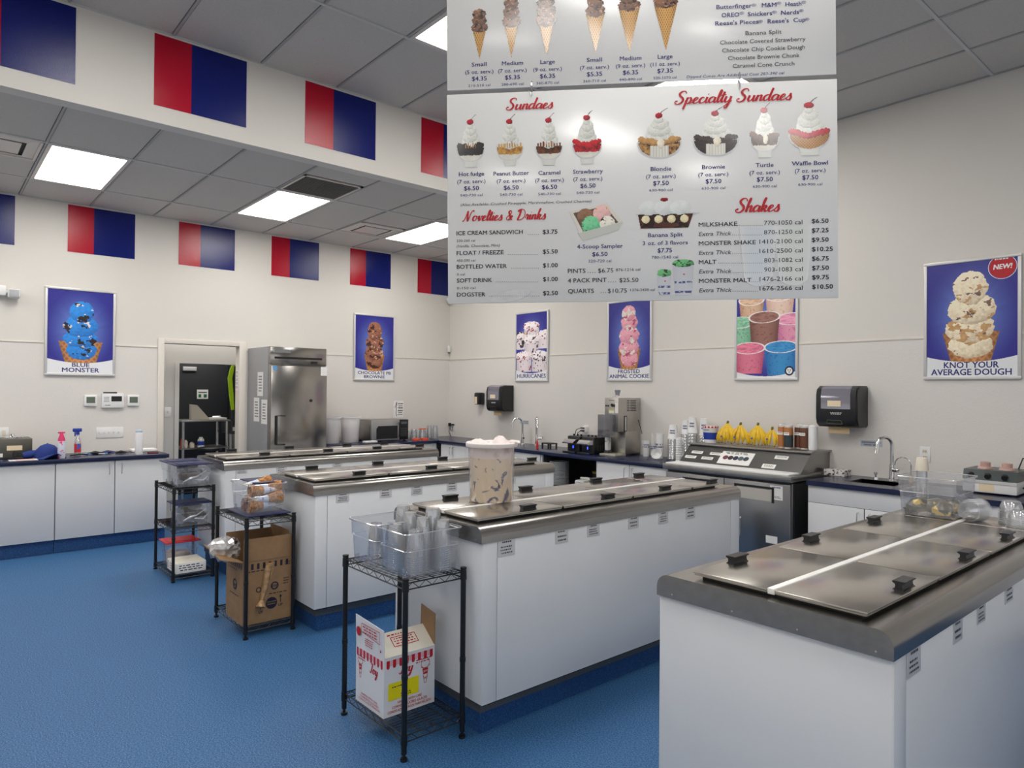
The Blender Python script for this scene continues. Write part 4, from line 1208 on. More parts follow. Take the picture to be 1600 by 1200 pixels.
def sampler(cv, w, h):
    q = lambda pts: _poly(cv, [(a * w, b * h) for a, b in pts])
    cv.fill(q([(.0, .80), (.70, 1.0), (1.0, .44), (.24, .12)]), c3(228, 222, 210)); cv.fill(q([(.08, .76), (.66, .92), (.90, .48), (.26, .26)]), c3(110, 90, 78))
    for cx, cy, r, c, d, ch in ((.30, .66, .15, (150, 112, 88), (70, 44, 34), (60, 30, 24)), (.60, .72, .16, (240, 196, 190), (190, 130, 130), (236, 170, 40)), (.40, .42, .17, (130, 214, 160), (60, 150, 100), (50, 140, 90)), (.70, .46, .14, (240, 236, 222), (190, 180, 160), (70, 50, 40))):
        paint_blob(cv, w * cx, h * cy, w * r, w * r, c3(*c), c3(*d), [(c3(*ch), .70, 90)], int(cx * 90), .08, 120)
    cv.fill(q([(.16, .22), (.98, .50), (.90, .28), (.26, .02)]), c3(206, 208, 198))
def _poly(cv, pts):
    m = np.zeros(cv.X.shape, bool)
    n = len(pts)
    for i in range(n):
        (x1, y1), (x2, y2) = pts[i], pts[(i + 1) % n]
        c = ((y1 > cv.Y) != (y2 > cv.Y)) & (cv.X < (x2 - x1) * (cv.Y - y1) / ((y2 - y1) or 1e-9) + x1)
        m ^= c
    return m
pic(mb1, 888, 318, 975, 378, sampler, U)
def split(cv, w, h):
    cv.fill(_poly(cv, [(0, .5 * h), (.5 * w, .62 * h), (w, .5 * h), (.86 * w, .42 * h), (.1 * w, .4 * h)]), c3(206, 210, 206))
    cv.fill(_poly(cv, [(.08 * w, .06 * h), (.82 * w, .06 * h), (.90 * w, .5 * h), (.04 * w, .5 * h)]), np.where((fbm(cv.X * 60, cv.Y * 60, 7, 2) > .5)[..., None], c3(84, 44, 36), c3(40, 18, 18)))
    for k in range(4): paint_blob(cv, w * (.16 + .2 * k), h * .34, w * .065, h * .12, c3(238, 228, 190), c3(190, 170, 110), [], 5 + k, .05, 80)
    for k in range(3): paint_blob(cv, w * (.22 + .24 * k), h * .68, w * .17, h * .22, c3(238, 240, 236), c3(190, 196, 196), [], 25 + k, .1, 60, 1)
    paint_blob(cv, w * .45, h * .93, w * .06, h * .06, c3(150, 20, 34), c3(80, 6, 20), [], 6, .05, 60)
pic(mb1, 992, 309, 1092, 361, split, U)
def pints(cv, w, h):
    for x, hh, r in ((.22, .58, .17), (.70, .84, .26)):
        m = (np.abs(cv.X - w * x) < w * r * (.82 + .18 * cv.Y / (h * hh))) & (cv.Y < h * hh)
        cv.fill(m, np.ones_like(cv.rgb) * c3(204, 206, 212) * (1 - 1.1 * ((cv.X - w * x) / w) ** 2)[..., None])
        b = m & ((np.abs(cv.Y - h * hh * .42) < h * .03) | (np.abs(cv.Y - h * hh * .1) < h * .03)) & (fbm(cv.X * 150, cv.Y * 150, 3, 2) > .42)
        cv.fill(b, c3(60, 70, 130))
        cv.fill(m & (np.sqrt((cv.X - w * (x + .02)) ** 2 + (cv.Y - h * hh * .68) ** 2) < w * .02), c3(200, 50, 60))
        paint_blob(cv, w * x, h * (hh + .04), w * r * 1.05, h * .11, c3(110, 190, 120), c3(30, 90, 50), [(c3(30, 70, 40), .6, 90)], int(x * 50), .15, 120)
pic(mb1, 1023, 405, 1084, 462, pints, U)
def ghost_cups(cv, w, h):
    for x, c in ((.26, (208, 217, 224)), (.72, (216, 222, 214))):
        a = (cv.X - w * x) / (w * .25 * (.7 + .3 * cv.Y / h))
        cv.fill((np.abs(a) < 1) & (cv.Y < h * .96) & (cv.Y > h * (.04 + .09 * a ** 2)), mixc(np.ones_like(cv.rgb) * c3(*c), np.ones_like(cv.rgb) * c3(228, 228, 227), np.clip(np.abs(a) ** 3 * .8 + (cv.Y / h) * .35 + np.clip(.3 - cv.Y / h, 0, 1) * 2, 0, 1)))
pic(mb1, 1152, 350, 1268, 452, ghost_cups, U, 'faint_picture')
def ghost_bone(cv, w, h):
    n = fbm(cv.X * 50, cv.Y * 50, 9, 3)
    m = np.sqrt(((cv.X - w * .5) / (w * .46)) ** 2 + ((cv.Y - h * .45 - (cv.X - w * .5) * .2) / (h * .42)) ** 2) < 1
    cv.fill(m, np.ones_like(cv.rgb) * c3(214, 214, 215) * (.9 + .2 * n[..., None]))
pic(mb1, 762, 451, 832, 473, ghost_bone, U, 'faint_picture')
# hooks and hanging wires
for s in (-.335, .315):
    p = ctr + ub * (s * 1.0)
    bm = BM()
    z = BH / 2 + .0085
    tube(bm, [(s - .0 , -.004, z + .022), (s, .010, z + .018), (s, .012, z), (s, .010, z - .018), (s, -.004, z - .022), (s, -.007, z), (s, -.004, z + .022)], .0022, 6)
    obj('s_hook', bm, CHROME, mb1)
    bm = BM()
    zz = BH / 2
    cyl(bm, (s, .003, zz - .01), (s, .003, ZH - (ctr.z + BH + .017) - .001), .0016, n=6)
    obj('hanging_wire', bm, CHROME, mb2)

# ================================================================ WIRE RACKS
def rack(x, y, w, d, shelves, H, label):
    t = thing('wire_rack', label, 'shelf', (x, y, 0), 0, 'black wire racks in front of the cabinets')
    for (px, py) in ((0, 0), (w, 0), (0, d), (w, d)):
        bm = BM(); cyl(bm, (px, py, .03), (px, py, H), .0125, n=12)
        cyl(bm, (px, py, H - .002), (px, py, H + .006), .015, n=12)
        cyl(bm, (px, py, H * .45), (px, py, H * .45 + .02), .0145, n=12)
        for z in shelves: cyl(bm, (px, py, z - .035), (px, py, z + .008), .0155, .0145, n=12)
        po = obj('post', bm, BLACKW, t)
        bm = BM(); cyl(bm, (px, py, 0), (px, py, .012), .016, n=12); cyl(bm, (px, py, .012), (px, py, .032), .007, n=8)
        obj('foot', bm, BLACKW, po)
    for z in shelves:
        bm = BM()
        e = .0125
        def wire(a, b, r=.0025, n=5): cyl(bm, a, b, r, n=n)
        for zz in (z, z - .028):
            wire((0, 0, zz), (w, 0, zz), .0034); wire((0, d, zz), (w, d, zz), .0034); wire((0, 0, zz), (0, d, zz), .0034); wire((w, 0, zz), (w, d, zz), .0034)
        def zig(p, q, n):
            p, q = Vector(p), Vector(q)
            pts = [p.lerp(q, i / n) + Vector((0, 0, 0 if i % 2 else -.028)) for i in range(n + 1)]
            tube(bm, pts, .002, 4)
        zig((0, 0, z), (w, 0, z), 14); zig((0, d, z), (w, d, z), 14); zig((0, 0, z), (0, d, z), 9); zig((w, 0, z), (w, d, z), 9)
        n = 24
        for i in range(1, n): wire((w * i / n, 0, z + .002), (w * i / n, d, z + .002), .0019, 4)
        for k in (.25, .5, .75): wire((0, d * k, z - .001), (w, d * k, z - .001), .003)
        obj('wire_shelf', bm, BLACKW, t)
    return t
rack(-6.60, 1.575, .555, .31, (.055, .43, .755), .77, 'black three-shelf wire rack furthest left, holding navy lidded tubs')
rack(-4.96, 1.575, .565, .31, (.075, .745), .765, 'black wire rack with a big brown carton on its lower shelf')
rack(-3.085, 1.59, .55, .31, (.105, .76), .775, 'nearest black wire rack with clear cup tubs on top')

# ================================================================ CLEAR TUBS, LIDS AND CONTENTS
def tub(name, label, loc, w, d, h, m=None, rotz=0, lid=None, notch=True, group=None, rim=True, cat='tub'):
    """open food tub: local x 0..w, y 0..d, tapering downwards"""
    t = thing(name, label, cat, loc, rotz, group)
    m = m or CLEAR
    bm = BM()
    q = .014
    def ringz(z, ins, r=.02, n=4):
        pts = []
        for (cx, cy, a0) in ((w - ins - r, d - ins - r, 0), (ins + r, d - ins - r, 90), (ins + r, ins + r, 180), (w - ins - r, ins + r, 270)):
            for k in range(n + 1):
                a = math.radians(a0 + 90 * k / n)
                pts.append(bm.verts.new((cx + r * math.cos(a), cy + r * math.sin(a), z)))
        return pts
    R = [ringz(h, 0), ringz(h - .006, 0), ringz(h - .008, .008), ringz(h * .62, .010), ringz(h * .60, q), ringz(.004, q + .006)]
    for a, b in zip(R, R[1:]):
        n = len(a)
        for i in range(n): bm.faces.new((a[i], a[(i + 1) % n], b[(i + 1) % n], b[i]))
    bm.faces.new(R[-1][::-1])
    obj('tub_wall', bm, m, t)
    if rim:
        bm = BM()
        for z, ins in ((h, .001), (h * .61, .011)):
            pts = []
            r = .02
            for (cx, cy, a0) in ((w - ins - r, d - ins - r, 0), (ins + r, d - ins - r, 90), (ins + r, ins + r, 180), (w - ins - r, ins + r, 270)):
                for k in range(5):
                    a = math.radians(a0 + 90 * k / 4); pts.append((cx + r * math.cos(a), cy + r * math.sin(a), z))
            tube(bm, pts, .0022 if z == h else .0012, 5, closed=True, caps=False)
        obj('tub_rim', bm, RIMC, t)
    if lid:
        bm = BM()
        box(bm, (-.006, -.006, h - .006), (w + .006, d + .006, h + .004), .003, 2)
        box(bm, (.022, .022, h + .004), (w - .022, d - .022, h + .009), .002, 1)
        obj('tub_lid', bm, lid, t)
    return t
RIMC = clear_mat('clear_rim', body=.5, body_col=(.95, .96, .98), gloss=.3)
tg = 'clear tubs on the nearest wire rack'
def cup_stack(label, loc, n=8, r=.047, h0=.11, step=.012, rot=None, group=None, m=None, flip=True, name='cup_stack', cat='cups'):
    """nested plastic cups, mouth down: top one shows its base, the rims of the rest stick out below"""
    t = thing(name, label, cat, loc, 0, group)
    H = h0 + (n - 1) * step
    for k in range(n):
        z = k * step
        bm = BM()
        prof = [(r + .002, z), (r + .003, z + .004), (r - .004, z + .005), (r * .90, z + h0 * .45), (r * .70, z + h0)]
        if k == n - 1: prof.append((0, z + h0 + .001))
        lathe(bm, prof, 18)
        obj('cup', bm, m or CLEARC, t)
    if rot is not None: t.rotation_euler = rot
    return t
tub('clear_tub', 'empty-fronted clear tub of cups on the left of the nearest rack top', (-3.078, 1.595, .764), .262, .31, .2, group=tg)
tub('clear_tub', 'clear tub crowded with upturned cups on the right of the nearest rack top', (-2.806, 1.595, .764), .262, .31, .2, group=tg)
rr = random.Random(3)
sg = 'clear cup stacks in the tubs'
k = 0
names = ['near left corner', 'front middle', 'back left', 'back middle, tallest', 'right front', 'right rear', 'centre', 'far right, short', 'front edge, lowest']
for (dx, dy, z0, n, r) in ((-3.02, 1.72, .77, 5, .04), (-2.945, 1.83, .772, 13, .044), (-2.86, 1.68, .77, 8, .035) if False else (-3.0, 1.80, .772, 4, .038),
                          (-2.74, 1.66, .772, 9, .042), (-2.70, 1.84, .772, 15, .046), (-2.605, 1.83, .772, 11, .044), (-2.615, 1.69, .772, 8, .046), (-2.755, 1.75, .772, 13, .040), (-2.66, 1.76, .772, 12, .040)):
    lab = ['short stack of clear cups at the front of the left tub', 'tall stack of clear cups at the back of the left tub', 'low stack of clear cups beside the tall one in the left tub', 'stack of clear cups at the front left of the right tub', 'tallest stack of clear cups in the right tub', 'stack of clear cups in the far right corner of the right tub', 'low frontmost stack of clear cups in the right tub', 'stack of clear cups by the left wall of the right tub', 'stack of clear cups in the middle of the right tub'][k]
    cup_stack(lab, (dx, dy, z0), n, r, .12, .0105, group=sg); k += 1

# melted swirl ice cream bucket on the middle cabinet
t = thing('ice_cream_bucket', 'tall clear bucket of cream ice cream with purple swirls', 'ice cream', (-2.872, 2.335, 1.001))
SWIRL = vein_mat('swirl_ice_cream', rgb(236, 214, 184), rgb(98, 92, 120), 11, .055)
r0, H = .118, .318
bm = BM(); lathe(bm, [(0, 0.002), (r0 - .012, .002), (r0 - .006, .010), (r0 - .004, .2), (r0 + .001, .235)], 40); obj('ice_cream', bm, SWIRL, t)
bm = BM(); lathe(bm, [(r0 + .001, .235), (r0 + .002, .292), (r0 - .02, .297), (0, .300)], 40); obj('frosted_band', bm, mat('frosted_ice_cream', rgb(238, 222, 214), .6, noise=(9, rgb(200, 160, 140), .58, .72)), t)
bm = BM(); lathe(bm, [(r0 - .003, 0), (r0 + .001, .008), (r0 + .007, .285), (r0 + .008, .298)], 40); obj('bucket_wall', bm, clear_mat('bucket_clear', body=.05, gloss=.05), t)
bm = BM(); lathe(bm, [(r0 + .005, .292), (r0 + .020, .292), (r0 + .022, .296), (r0 + .022, .312), (r0 + .016, .317), (r0 + .004, .317), (r0 - .004, .308)], 40); obj('bucket_rim', bm, mat('bucket_rim', rgb(236, 226, 222), .4), t)
bm = BM()
for (cx, cy, hh, rr_) in ((.035, .03, .048, .05), (-.06, -.045, .03, .055), (.0, .0, .012, .11)):
    nU = 20
    prof = [(rr_, 0), (rr_ * .85, hh * .35), (rr_ * .5, hh * .8), (rr_ * .2, hh), (0, hh * 1.02)]
    lathe(bm, prof, nU, (cx, cy, .300))
for v in bm.verts:
    v.co += Vector((rr.uniform(-.007, .007), rr.uniform(-.007, .007), rr.uniform(-.004, .004)))
obj('crumpled_film', bm, FROSTM, t)
bm = BM(); tube(bm, [(r0 * .6, -.0 + .08, .318), (r0 + .03, .06, .322), (r0 + .05, .05, .318)], [.012, .010, .004], 6); obj('film_tail', bm, FROSTM, t)

# bin and cup piles on the nearest cabinet
tub('clear_tub', 'clear bin with red printing on the nearest dipping cabinet', (-1.335, 3.66, 1.001), .27, .33, .19)
cup_stack('tall cup stack with a white cup on top inside the clear bin', (-1.285, 3.88, 1.008), 13, .028, .10, .012)
t = thing('white_cup', 'single white cup upturned on the tall stack in the bin', 'cup', (-1.285, 3.88, 1.008 + .10 + 12 * .012 - .048))
bm = BM(); lathe(bm, [(.031, 0), (.032, .004), (.023, .066), (0, .067)], 20); obj('cup_body', bm, BEIGE, t)
t = thing('waffle_bag', 'dark wrapped waffle cone bag lying in the clear bin', 'food bag', (-1.20, 3.82, 1.008))
bm = BM()
for (px, py, s) in ((0, 0, .065), (.055, .05, .055), (-.065, -.04, .05), (.05, -.07, .045)):
    lathe(bm, [(0, 0), (s, .004), (s * 1.1, .03), (s * .7, .055), (0, .07)], 14, (px, py, 0))
for v in bm.verts: v.co += Vector((rr.uniform(-.008, .008), rr.uniform(-.008, .008), rr.uniform(0, .008)))
obj('bag_content', bm, mat('dark_wrap', rgb(92, 88, 78), .3, .3, noise=(24, rgb(196, 166, 84), .55, .60)), t)
for k, (lb, lc, rt, n) in enumerate((('ribbed clear cup stack lying right of the clear bin', (-1.0, 3.80, 1.052), (PI / 2, 0, -.5), 8), ('heap of clear cups at the right edge of the nearest cabinet', (-.90, 3.86, 1.001), (0, 0, 0), 7), ('low clear cup stack in the heap at the right edge', (-.845, 3.77, 1.001), (0, 0, 0), 4))):
    cup_stack(lb, lc, n, .05, .045, .009, rot=rt)

# tubs on the cone rack (rack two)
t = tub('clear_tub', 'clear tub of wrapped waffle cones on the second rack, navy lid behind', (-4.80, 1.60, .764), .345, .27, .2)
LID2 = bxo('tub_lid', (.0, .07, .198), (.27, .28, .206), NAVYLID, t, bev=.003)
bxo('under_lid', (-.01, -.01, .0), (.37, .28, .008), NAVYLID, t, bev=.003)
def waffle_cone(label, loc, length, r, yaw_, pitch_, group, sleeve=True):
    t = thing('wrapped_cone', label, 'waffle cone', loc, 0, group)
    bm = BM(); lathe(bm, [(r, length * .0), (r * .96, .004), (r * .60, length * .42)], 18); obj('waffle_mouth', bm, WAFFLE, t)
    if sleeve:
        bm = BM(); lathe(bm, [(r * .62, length * .40), (r * .36, length * .68)], 18); obj('paper_sleeve', bm, SLEEVE, t)
        bm = BM(); lathe(bm, [(r * .36, length * .68), (0, length)], 18); obj('sleeve_tip', bm, PAPER, t)
    else:
        bm = BM(); lathe(bm, [(r * .6, length * .42), (0, length)], 18); obj('sleeve_tip', bm, WAFFLE, t)
    for k in range(1, 4):
        bm = BM(); lathe(bm, [(r * (1.02 - .004 * k), .012 * k), (r * (1.06 - .02 * k), .012 * k + .002), (r * (.98 - .02 * k), .012 * k + .007)], 18); obj('nested_rim', bm, WAFFLE, t)
    t.rotation_euler = (0, PI / 2 + pitch_, yaw_)
    return t
cg = 'wrapped waffle cones in the tub'
H2 = PI / 2
CN = [('lowest wrapped cone pointing right in the cone tub', (-4.515, 1.625, .822), .235, .045, H2, .03), ('wrapped cone pointing left in the middle of the cone tub', (-4.51, 1.845, .868), .235, .043, -H2, .05),
      ('wrapped cone mouth left, upper row of the cone tub', (-4.52, 1.635, .918), .22, .042, H2, -.0), ('wrapped cone mouth right, upper row of the cone tub', (-4.54, 1.85, .938), .22, .038, -H2 - .1, 0.0),
      ('topmost wrapped cone sticking above the tub rim', (-4.60, 1.80, .968), .22, .036, -H2 + .15, .06), ('wrapped cone along the back of the cone tub', (-4.62, 1.63, .82), .235, .043, H2, 0.0), ('second wrapped cone along the back of the cone tub', (-4.63, 1.84, .88), .235, .043, -H2, 0.0)]
for lb, lc, ln, r, a, b in CN: waffle_cone(lb, lc, ln, r, a, b, cg)

# tubs on the three-shelf rack
def bagstuff(label, loc, w, d, h, seed):
    t = thing('wrapped_cone_bag', label, 'food bag', loc, PI / 2)
    q = random.Random(seed)
    for k in range(5):
        bm = BM()
        L = w * .62
        a = (q.uniform(.03, w * .30), d * (.17 + .12 * k), q.uniform(.03, h * .55) + .018 * k)
        b = (a[0] + L, max(.03, min(d - .02, a[1] + q.uniform(-.03, .03))), min(h - .02, a[2] + q.uniform(-.02, .05)))
        tube(bm, [a, tuple((a[i] + b[i]) / 2 for i in range(3)), b], [.030, .024, .012], 10); obj('cone_stack', bm, BROWNC, t)
    bm = BM()
    nx, ny = 12, 8
    V = [[bm.verts.new((w * i / nx, d * .34 + d * .30 * math.sin(i * 1.3 + j * .9 + seed) * .5, h * (.08 + .8 * j / ny) + q.uniform(-.004, .004))) for i in range(nx + 1)] for j in range(ny + 1)]
    for j in range(ny):
        for i in range(nx): bm.faces.new((V[j][i], V[j][i + 1], V[j + 1][i + 1], V[j + 1][i]))
    obj('clear_film', bm, CLEARB, t)
    bm = BM()
    tube(bm, [(w * .2, d * .10, h * .22), (w * .42, d * .05, h * .40), (w * .6, d * .06, h * .45), (w * .9, d * .1, h * .72)], [.003, .012, .006, .003], 6); tube(bm, [(w * .55, d * .07, h * .30), (w * .8, d * .05, h * .25), (w * .95, d * .08, h * .45)], [.003, .009, .003], 6); obj('foil_fold', bm, mat('foil_white_%d' % seed, rgb(226, 226, 226), .2, .2), t)
    return t
tub('lidded_tub', 'clear tub with navy lid at the front right of the left rack top', (-6.335, 1.60, .759), .245, .29, .19, lid=NAVYLID)
bagstuff('bag of dark cones inside the front tub on the left rack top', (-6.105, 1.612, .767), .262, .21, .17, 1)
tub('lidded_tub', 'clear tub with navy lid at the rear left of the left rack top', (-6.60, 1.60, .759), .25, .29, .19, lid=NAVYLID)
tub('lidded_tub', 'clear tub with dark lid on the middle shelf of the left rack', (-6.335, 1.60, .434), .25, .29, .19, lid=NAVYLID)
bagstuff('bag of dark cones inside the tub on the middle rack shelf', (-6.10, 1.612, .442), .262, .21, .17, 2)
t = tub('lidded_tub', 'clear tub with bright red lid on the bottom shelf of the left rack', (-6.585, 1.60, .059), .24, .27, .2, lid=REDLID)
t = thing('cone_sleeves', 'beige paper sleeves inside the red lidded tub', 'paper', (-6.565, 1.62, .066))
for k, (a, b, h_) in enumerate(((.02, .02, .10), (.08, .03, .07), (.13, .05, .11), (.05, .12, .09))):
    bxo('sleeve_stack', (a, b, 0), (a + .07, b + .08, h_), mat('sleeve_beige_%d' % k, rgb(224 - 8 * k, 204 - 6 * k, 186), .7), t, bev=.006)
t = thing('small_carton', 'small white printed carton on the bottom shelf of the left rack', 'box', (-6.32, 1.60, .059))
bxo('carton_body', (0, 0, 0), (.262, .235, .082), PAPER, t, bev=.002)
bxo('carton_flap', (0.004, 0.002, .082), (.258, .233, .085), CARDT, t)
P = Print((0, 0, 0), (1, 0, 0), (0, 0, 1), t); P.scribble(.01, .075, .04, .06, INKK, 4, 2); P.scribble(.08, .07, .15, .055, INKR, 3, 3); P.done('print')
P = Print((.262, 0, 0), (0, 1, 0), (0, 0, 1), t); P.scribble(.02, .07, .19, .055, INKK, 3, 4); P.done('print')

# ================================================================ CARTONS
def awning(P, x0, x1, ytop, hh, n, ink, pale=None):
    s = (x1 - x0) / (2 * n - 1)
    for k in range(n):
        a = x0 + 2 * k * s
        P.rect(a, ytop - hh, a + s, ytop, ink)
        P.disc(a + s / 2, ytop - hh, s * .5, ink, 10, .0001)
        if pale and k < n - 1:
            P.rect(a + s, ytop - hh * .85, a + 2 * s, ytop, pale)
PINKP = mat('pale_red_ink', rgb(226, 176, 186), .6)
def cone_logo(P, x, y, s, ink):
    P.ring(x, y + .52 * s, .27 * s, .30 * s, ink, 20)
    P.line([(x - .3 * s, y + .36 * s), (x - .12 * s, y + .24 * s), (x + .1 * s, y + .26 * s), (x + .32 * s, y + .38 * s)], .03 * s, ink)
    P.poly([(x - .2 * s, y + .22 * s), (x + .2 * s, y + .22 * s), (x + .15 * s, y - .1 * s), (x - .15 * s, y - .1 * s)], ink)
    P.line([(x - .15 * s, y - .12 * s), (x - .06 * s, y - .6 * s), (x + .06 * s, y - .6 * s), (x + .15 * s, y - .12 * s)], .03 * s, ink)
    P.line([(x - .12 * s, y - .25 * s), (x + .1 * s, y - .38 * s)], .025 * s, ink); P.line([(x + .12 * s, y - .25 * s), (x - .1 * s, y - .38 * s)], .025 * s, ink)
    P.text('JOY', x, y + .02 * s, .16 * s, PAPER, bold=.01)
# white carton (near rack)
bw, bd, bh, zb = .262, .275, .268, .108
t = thing('white_carton', 'open white carton with red awning print and yellow label', 'box', (-2.982, 1.597, zb))
bm = BM(); th = .004
box(bm, (0, 0, 0), (bw, th, bh)); box(bm, (0, bd - th, 0), (bw, bd, bh)); box(bm, (0, th, 0), (th, bd - th, bh)); box(bm, (bw - th, th, 0), (bw, bd - th, bh)); box(bm, (th, th, 0), (bw - th, bd - th, th))
obj('carton_body', bm, CARDW, t, smooth=False)
bm = BM(); quadslab(bm, [(0, 0, bh), (bw, 0, bh), (bw, -.004, bh + .128), (0, -.004, bh + .142)], -.003); fl1 = obj('carton_flap', bm, CARDW, t, smooth=False)
bm = BM(); quadslab(bm, [(bw, .004, bh), (bw, bd, bh), (bw - .105, bd, bh + .075), (bw - .105, .004, bh + .075)], .003); fl2 = obj('carton_flap', bm, CARDT, t, smooth=False)
bm = BM(); quadslab(bm, [(.14, bd, bh), (bw, bd, bh), (bw, bd + .004, bh + .15), (.14, bd + .004, bh + .17)], .003); obj('carton_flap', bm, CARD, t, smooth=False)
bxo('dark_contents', (.01, .01, .05), (bw - .01, bd - .01, bh - .05), DKGREY, t)
P = Print((bw, 0, 0), (0, 1, 0), (0, 0, 1), t, .0012)
awning(P, .012, bd - .012, bh - .012, .030, 8, INKR, PINKP)
script_text(P, 'Joy', .075, bh - .085, .075, .022, INKR, .42)
P.rect(.022, .072, .185, .150, YELLOW); P.scribble(.04, .135, .07, .012, INKK, 1, 3); P.scribble(.085, .096, .06, .02, INKK, 2, 9)
cone_logo(P, .222, .155, .082, INKR)
P.scribble(.165, .225, .095, .022, INKR, 2, 5)
for k, s in enumerate(('HANDLE WITH CARE', 'CORNETS SUCRES GLACES', 'CONOS AZUCARADOS PARA HELADO')):
    P.text(s, bd / 2, .050 - .018 * k, .017, INKR, width=(.13, .19, .235)[k], bold=.01)
P.done('print')
P = Print((0, 0, 0), (1, 0, 0), (0, 0, 1), t, .0012)
awning(P, .010, bw - .012, bh - .012, .032, 8, INKR, PINKP)
script_text(P, 'Joy', .13, bh - .095, .075, .022, INKR, .42)
cone_logo(P, .045, .165, .075, INKR); P.scribble(.02, .225, .07, .024, INKR, 2, 6)
for k, s in enumerate(('HANDLE WITH CARE', 'CORNETS SUCRES', 'CONOS AZUCARADOS')):
    P.text(s, bw / 2, .045 - .014 * k, .014, INKR, width=(.15, .17, .20)[k])
P.done('print')
P = Print((0, -.0005, bh), (1, 0, 0), (0, -.03, 1), fl1, .0045)
P.disc(.035, .07, .022, INKR); P.line([(.065, .115), (.235, .115), (.235, .060), (.065, .075), (.065, .115)], .003, INKR); P.scribble(.075, .108, .15, .04, INKR, 3, 1); P.scribble(.09, .055, .09, .04, INKR, 4, 2)
P.poly([(.235, .02), (.247, .03), (.235, .04)], INKR)
P.done('print')
Nv = Vector((-.105, 0, .075)).normalized()
P = Print((bw, 0, bh), (0, 1, 0), Nv, fl2, .0045)
P.scribble(.06, .115, .12, .016, INKR, 1, 7); P.line([(.075, .095), (.205, .095), (.205, .045), (.075, .045), (.075, .095)], .004, INKR); P.scribble(.085, .09, .11, .04, INKR, 3, 8)
P.done('print')
# brown carton (second rack)
bw, bd, bh, zb = .315, .325, .405, .078
t = thing('brown_carton', 'tall open brown carton with black printed stripes, bag tucked behind tape', 'box', (-4.735, 1.565, zb))
bm = BM(); th = .005
box(bm, (0, 0, 0), (bw, th, bh)); box(bm, (0, bd - th, 0), (bw, bd, bh)); box(bm, (0, th, 0), (th, bd - th, bh)); box(bm, (bw - th, th, 0), (bw, bd - th, bh)); box(bm, (th, th, 0), (bw - th, bd - th, th))
obj('carton_body', bm, CARD, t, smooth=False)
bm = BM(); quadslab(bm, [(bw, .0, bh), (bw, bd, bh), (bw + .004, bd, bh + .145), (bw + .004, .0, bh + .145)], .004); obj('carton_flap', bm, CARD, t, smooth=False)
bm = BM(); quadslab(bm, [(0, 0, bh), (bw, 0, bh), (bw - .05, -.125, bh + .03), (-.04, -.135, bh + .075)], .004); obj('carton_flap', bm, CARD, t, smooth=False)
bm = BM(); quadslab(bm, [(0, bd, bh), (0, 0, bh), (-.01, .0, bh + .14), (-.01, bd, bh + .14)], .004); obj('carton_flap', bm, CARD, t, smooth=False)
bm = BM(); quadslab(bm, [(bw, bd, bh), (0, bd, bh), (0, bd - .03, bh + .17), (bw, bd - .03, bh + .17)], .004); obj('carton_flap', bm, CARD, t, smooth=False)
P = Print((bw, 0, 0), (0, 1, 0), (0, 0, 1), t, .0012)
for k in range(8): P.rect(.012 + k * .038, bh - .055, .028 + k * .038, bh - .018, INKK)
P.scribble(.02, bh - .062, .15, .014, INKK, 1, 2)
P.ring(.205, .225, .018, .026, INKK); P.text('Joy', .205, .217, .030, INKK, bold=.02); P.scribble(.16, .182, .13, .014, INKK, 1, 5); P.ring(.1, .215, .012, .018, INKK); P.scribble(.26, .27, .04, .05, INKK, 3, 6)
P.disc(.185, .115, .038, INKK); P.scribble(.155, .13, .06, .03, CARD, 2, 3)
P.text('UP', .115, .060, .024, INKK, bold=.02); P.text('UP', .245, .085, .024, INKK, bold=.02)
for x, y in ((.115, .085), (.245, .110)): P.rect(x - .003, y, x + .003, y + .035, INKK); P.poly([(x - .011, y + .035), (x + .011, y + .035), (x, y + .052)], INKK)
P.scribble(.27, bh - .03, .04, .03, INKK, 2, 8)
P.done('print')
P = Print((0, 0, 0), (1, 0, 0), (0, 0, 1), t, .0012)
for k in range(8): P.rect(.012 + k * .038, bh - .050, .028 + k * .038, bh - .018, INKK)
P.scribble(.02, bh - .062, .2, .014, INKK, 1, 2); P.ring(.17, .24, .024, .036, INKK); P.text('Joy', .17, .228, .034, INKK, bold=.02); P.scribble(.07, .18, .2, .016, INKK, 1, 4)
P.done('print')
bm = BM(); quadslab(bm, [(bw + .002, .105, .16), (bw + .002, .15, .15), (bw + .002, .205, .375), (bw + .002, .160, .38)], -.004)
tube(bm, [(bw + .012, .16, .37), (bw + .018, .14, .25), (bw + .012, .115, .15), (bw + .03, .10, .11)], [.020, .018, .012, .030], 10)
for v in bm.verts: v.co += Vector((rr.uniform(0, .004), rr.uniform(-.003, .003), rr.uniform(-.003, .003)))
obj('tape_strip', bm, mat('tan_tape', rgb(176, 142, 104), .25, noise=(40, rgb(150, 118, 84), .4, .6)), t)
t = thing('plastic_bag', 'crumpled clear bag of brown cones poking out of the brown carton', 'bag', (-4.70, 1.55, .48))
bm = BM(); bmesh.ops.create_icosphere(bm, subdivisions=3, radius=.10)
for v in bm.verts:
    v.co.z *= .75
    v.co.x *= 1.15
    v.co *= 1 + rr.uniform(-.20, .16)
bmesh.ops.translate(bm, vec=(.07, -.03, .06), verts=bm.verts); obj('bag_film', bm, CLEARB, t, smooth=False)
bm = BM()
for k in range(4): cyl(bm, (.03 + .026 * k, .0, .02), (.04 + .026 * k, .02, .12), .022, .016, 10)
obj('bag_content', bm, BROWNC, t)

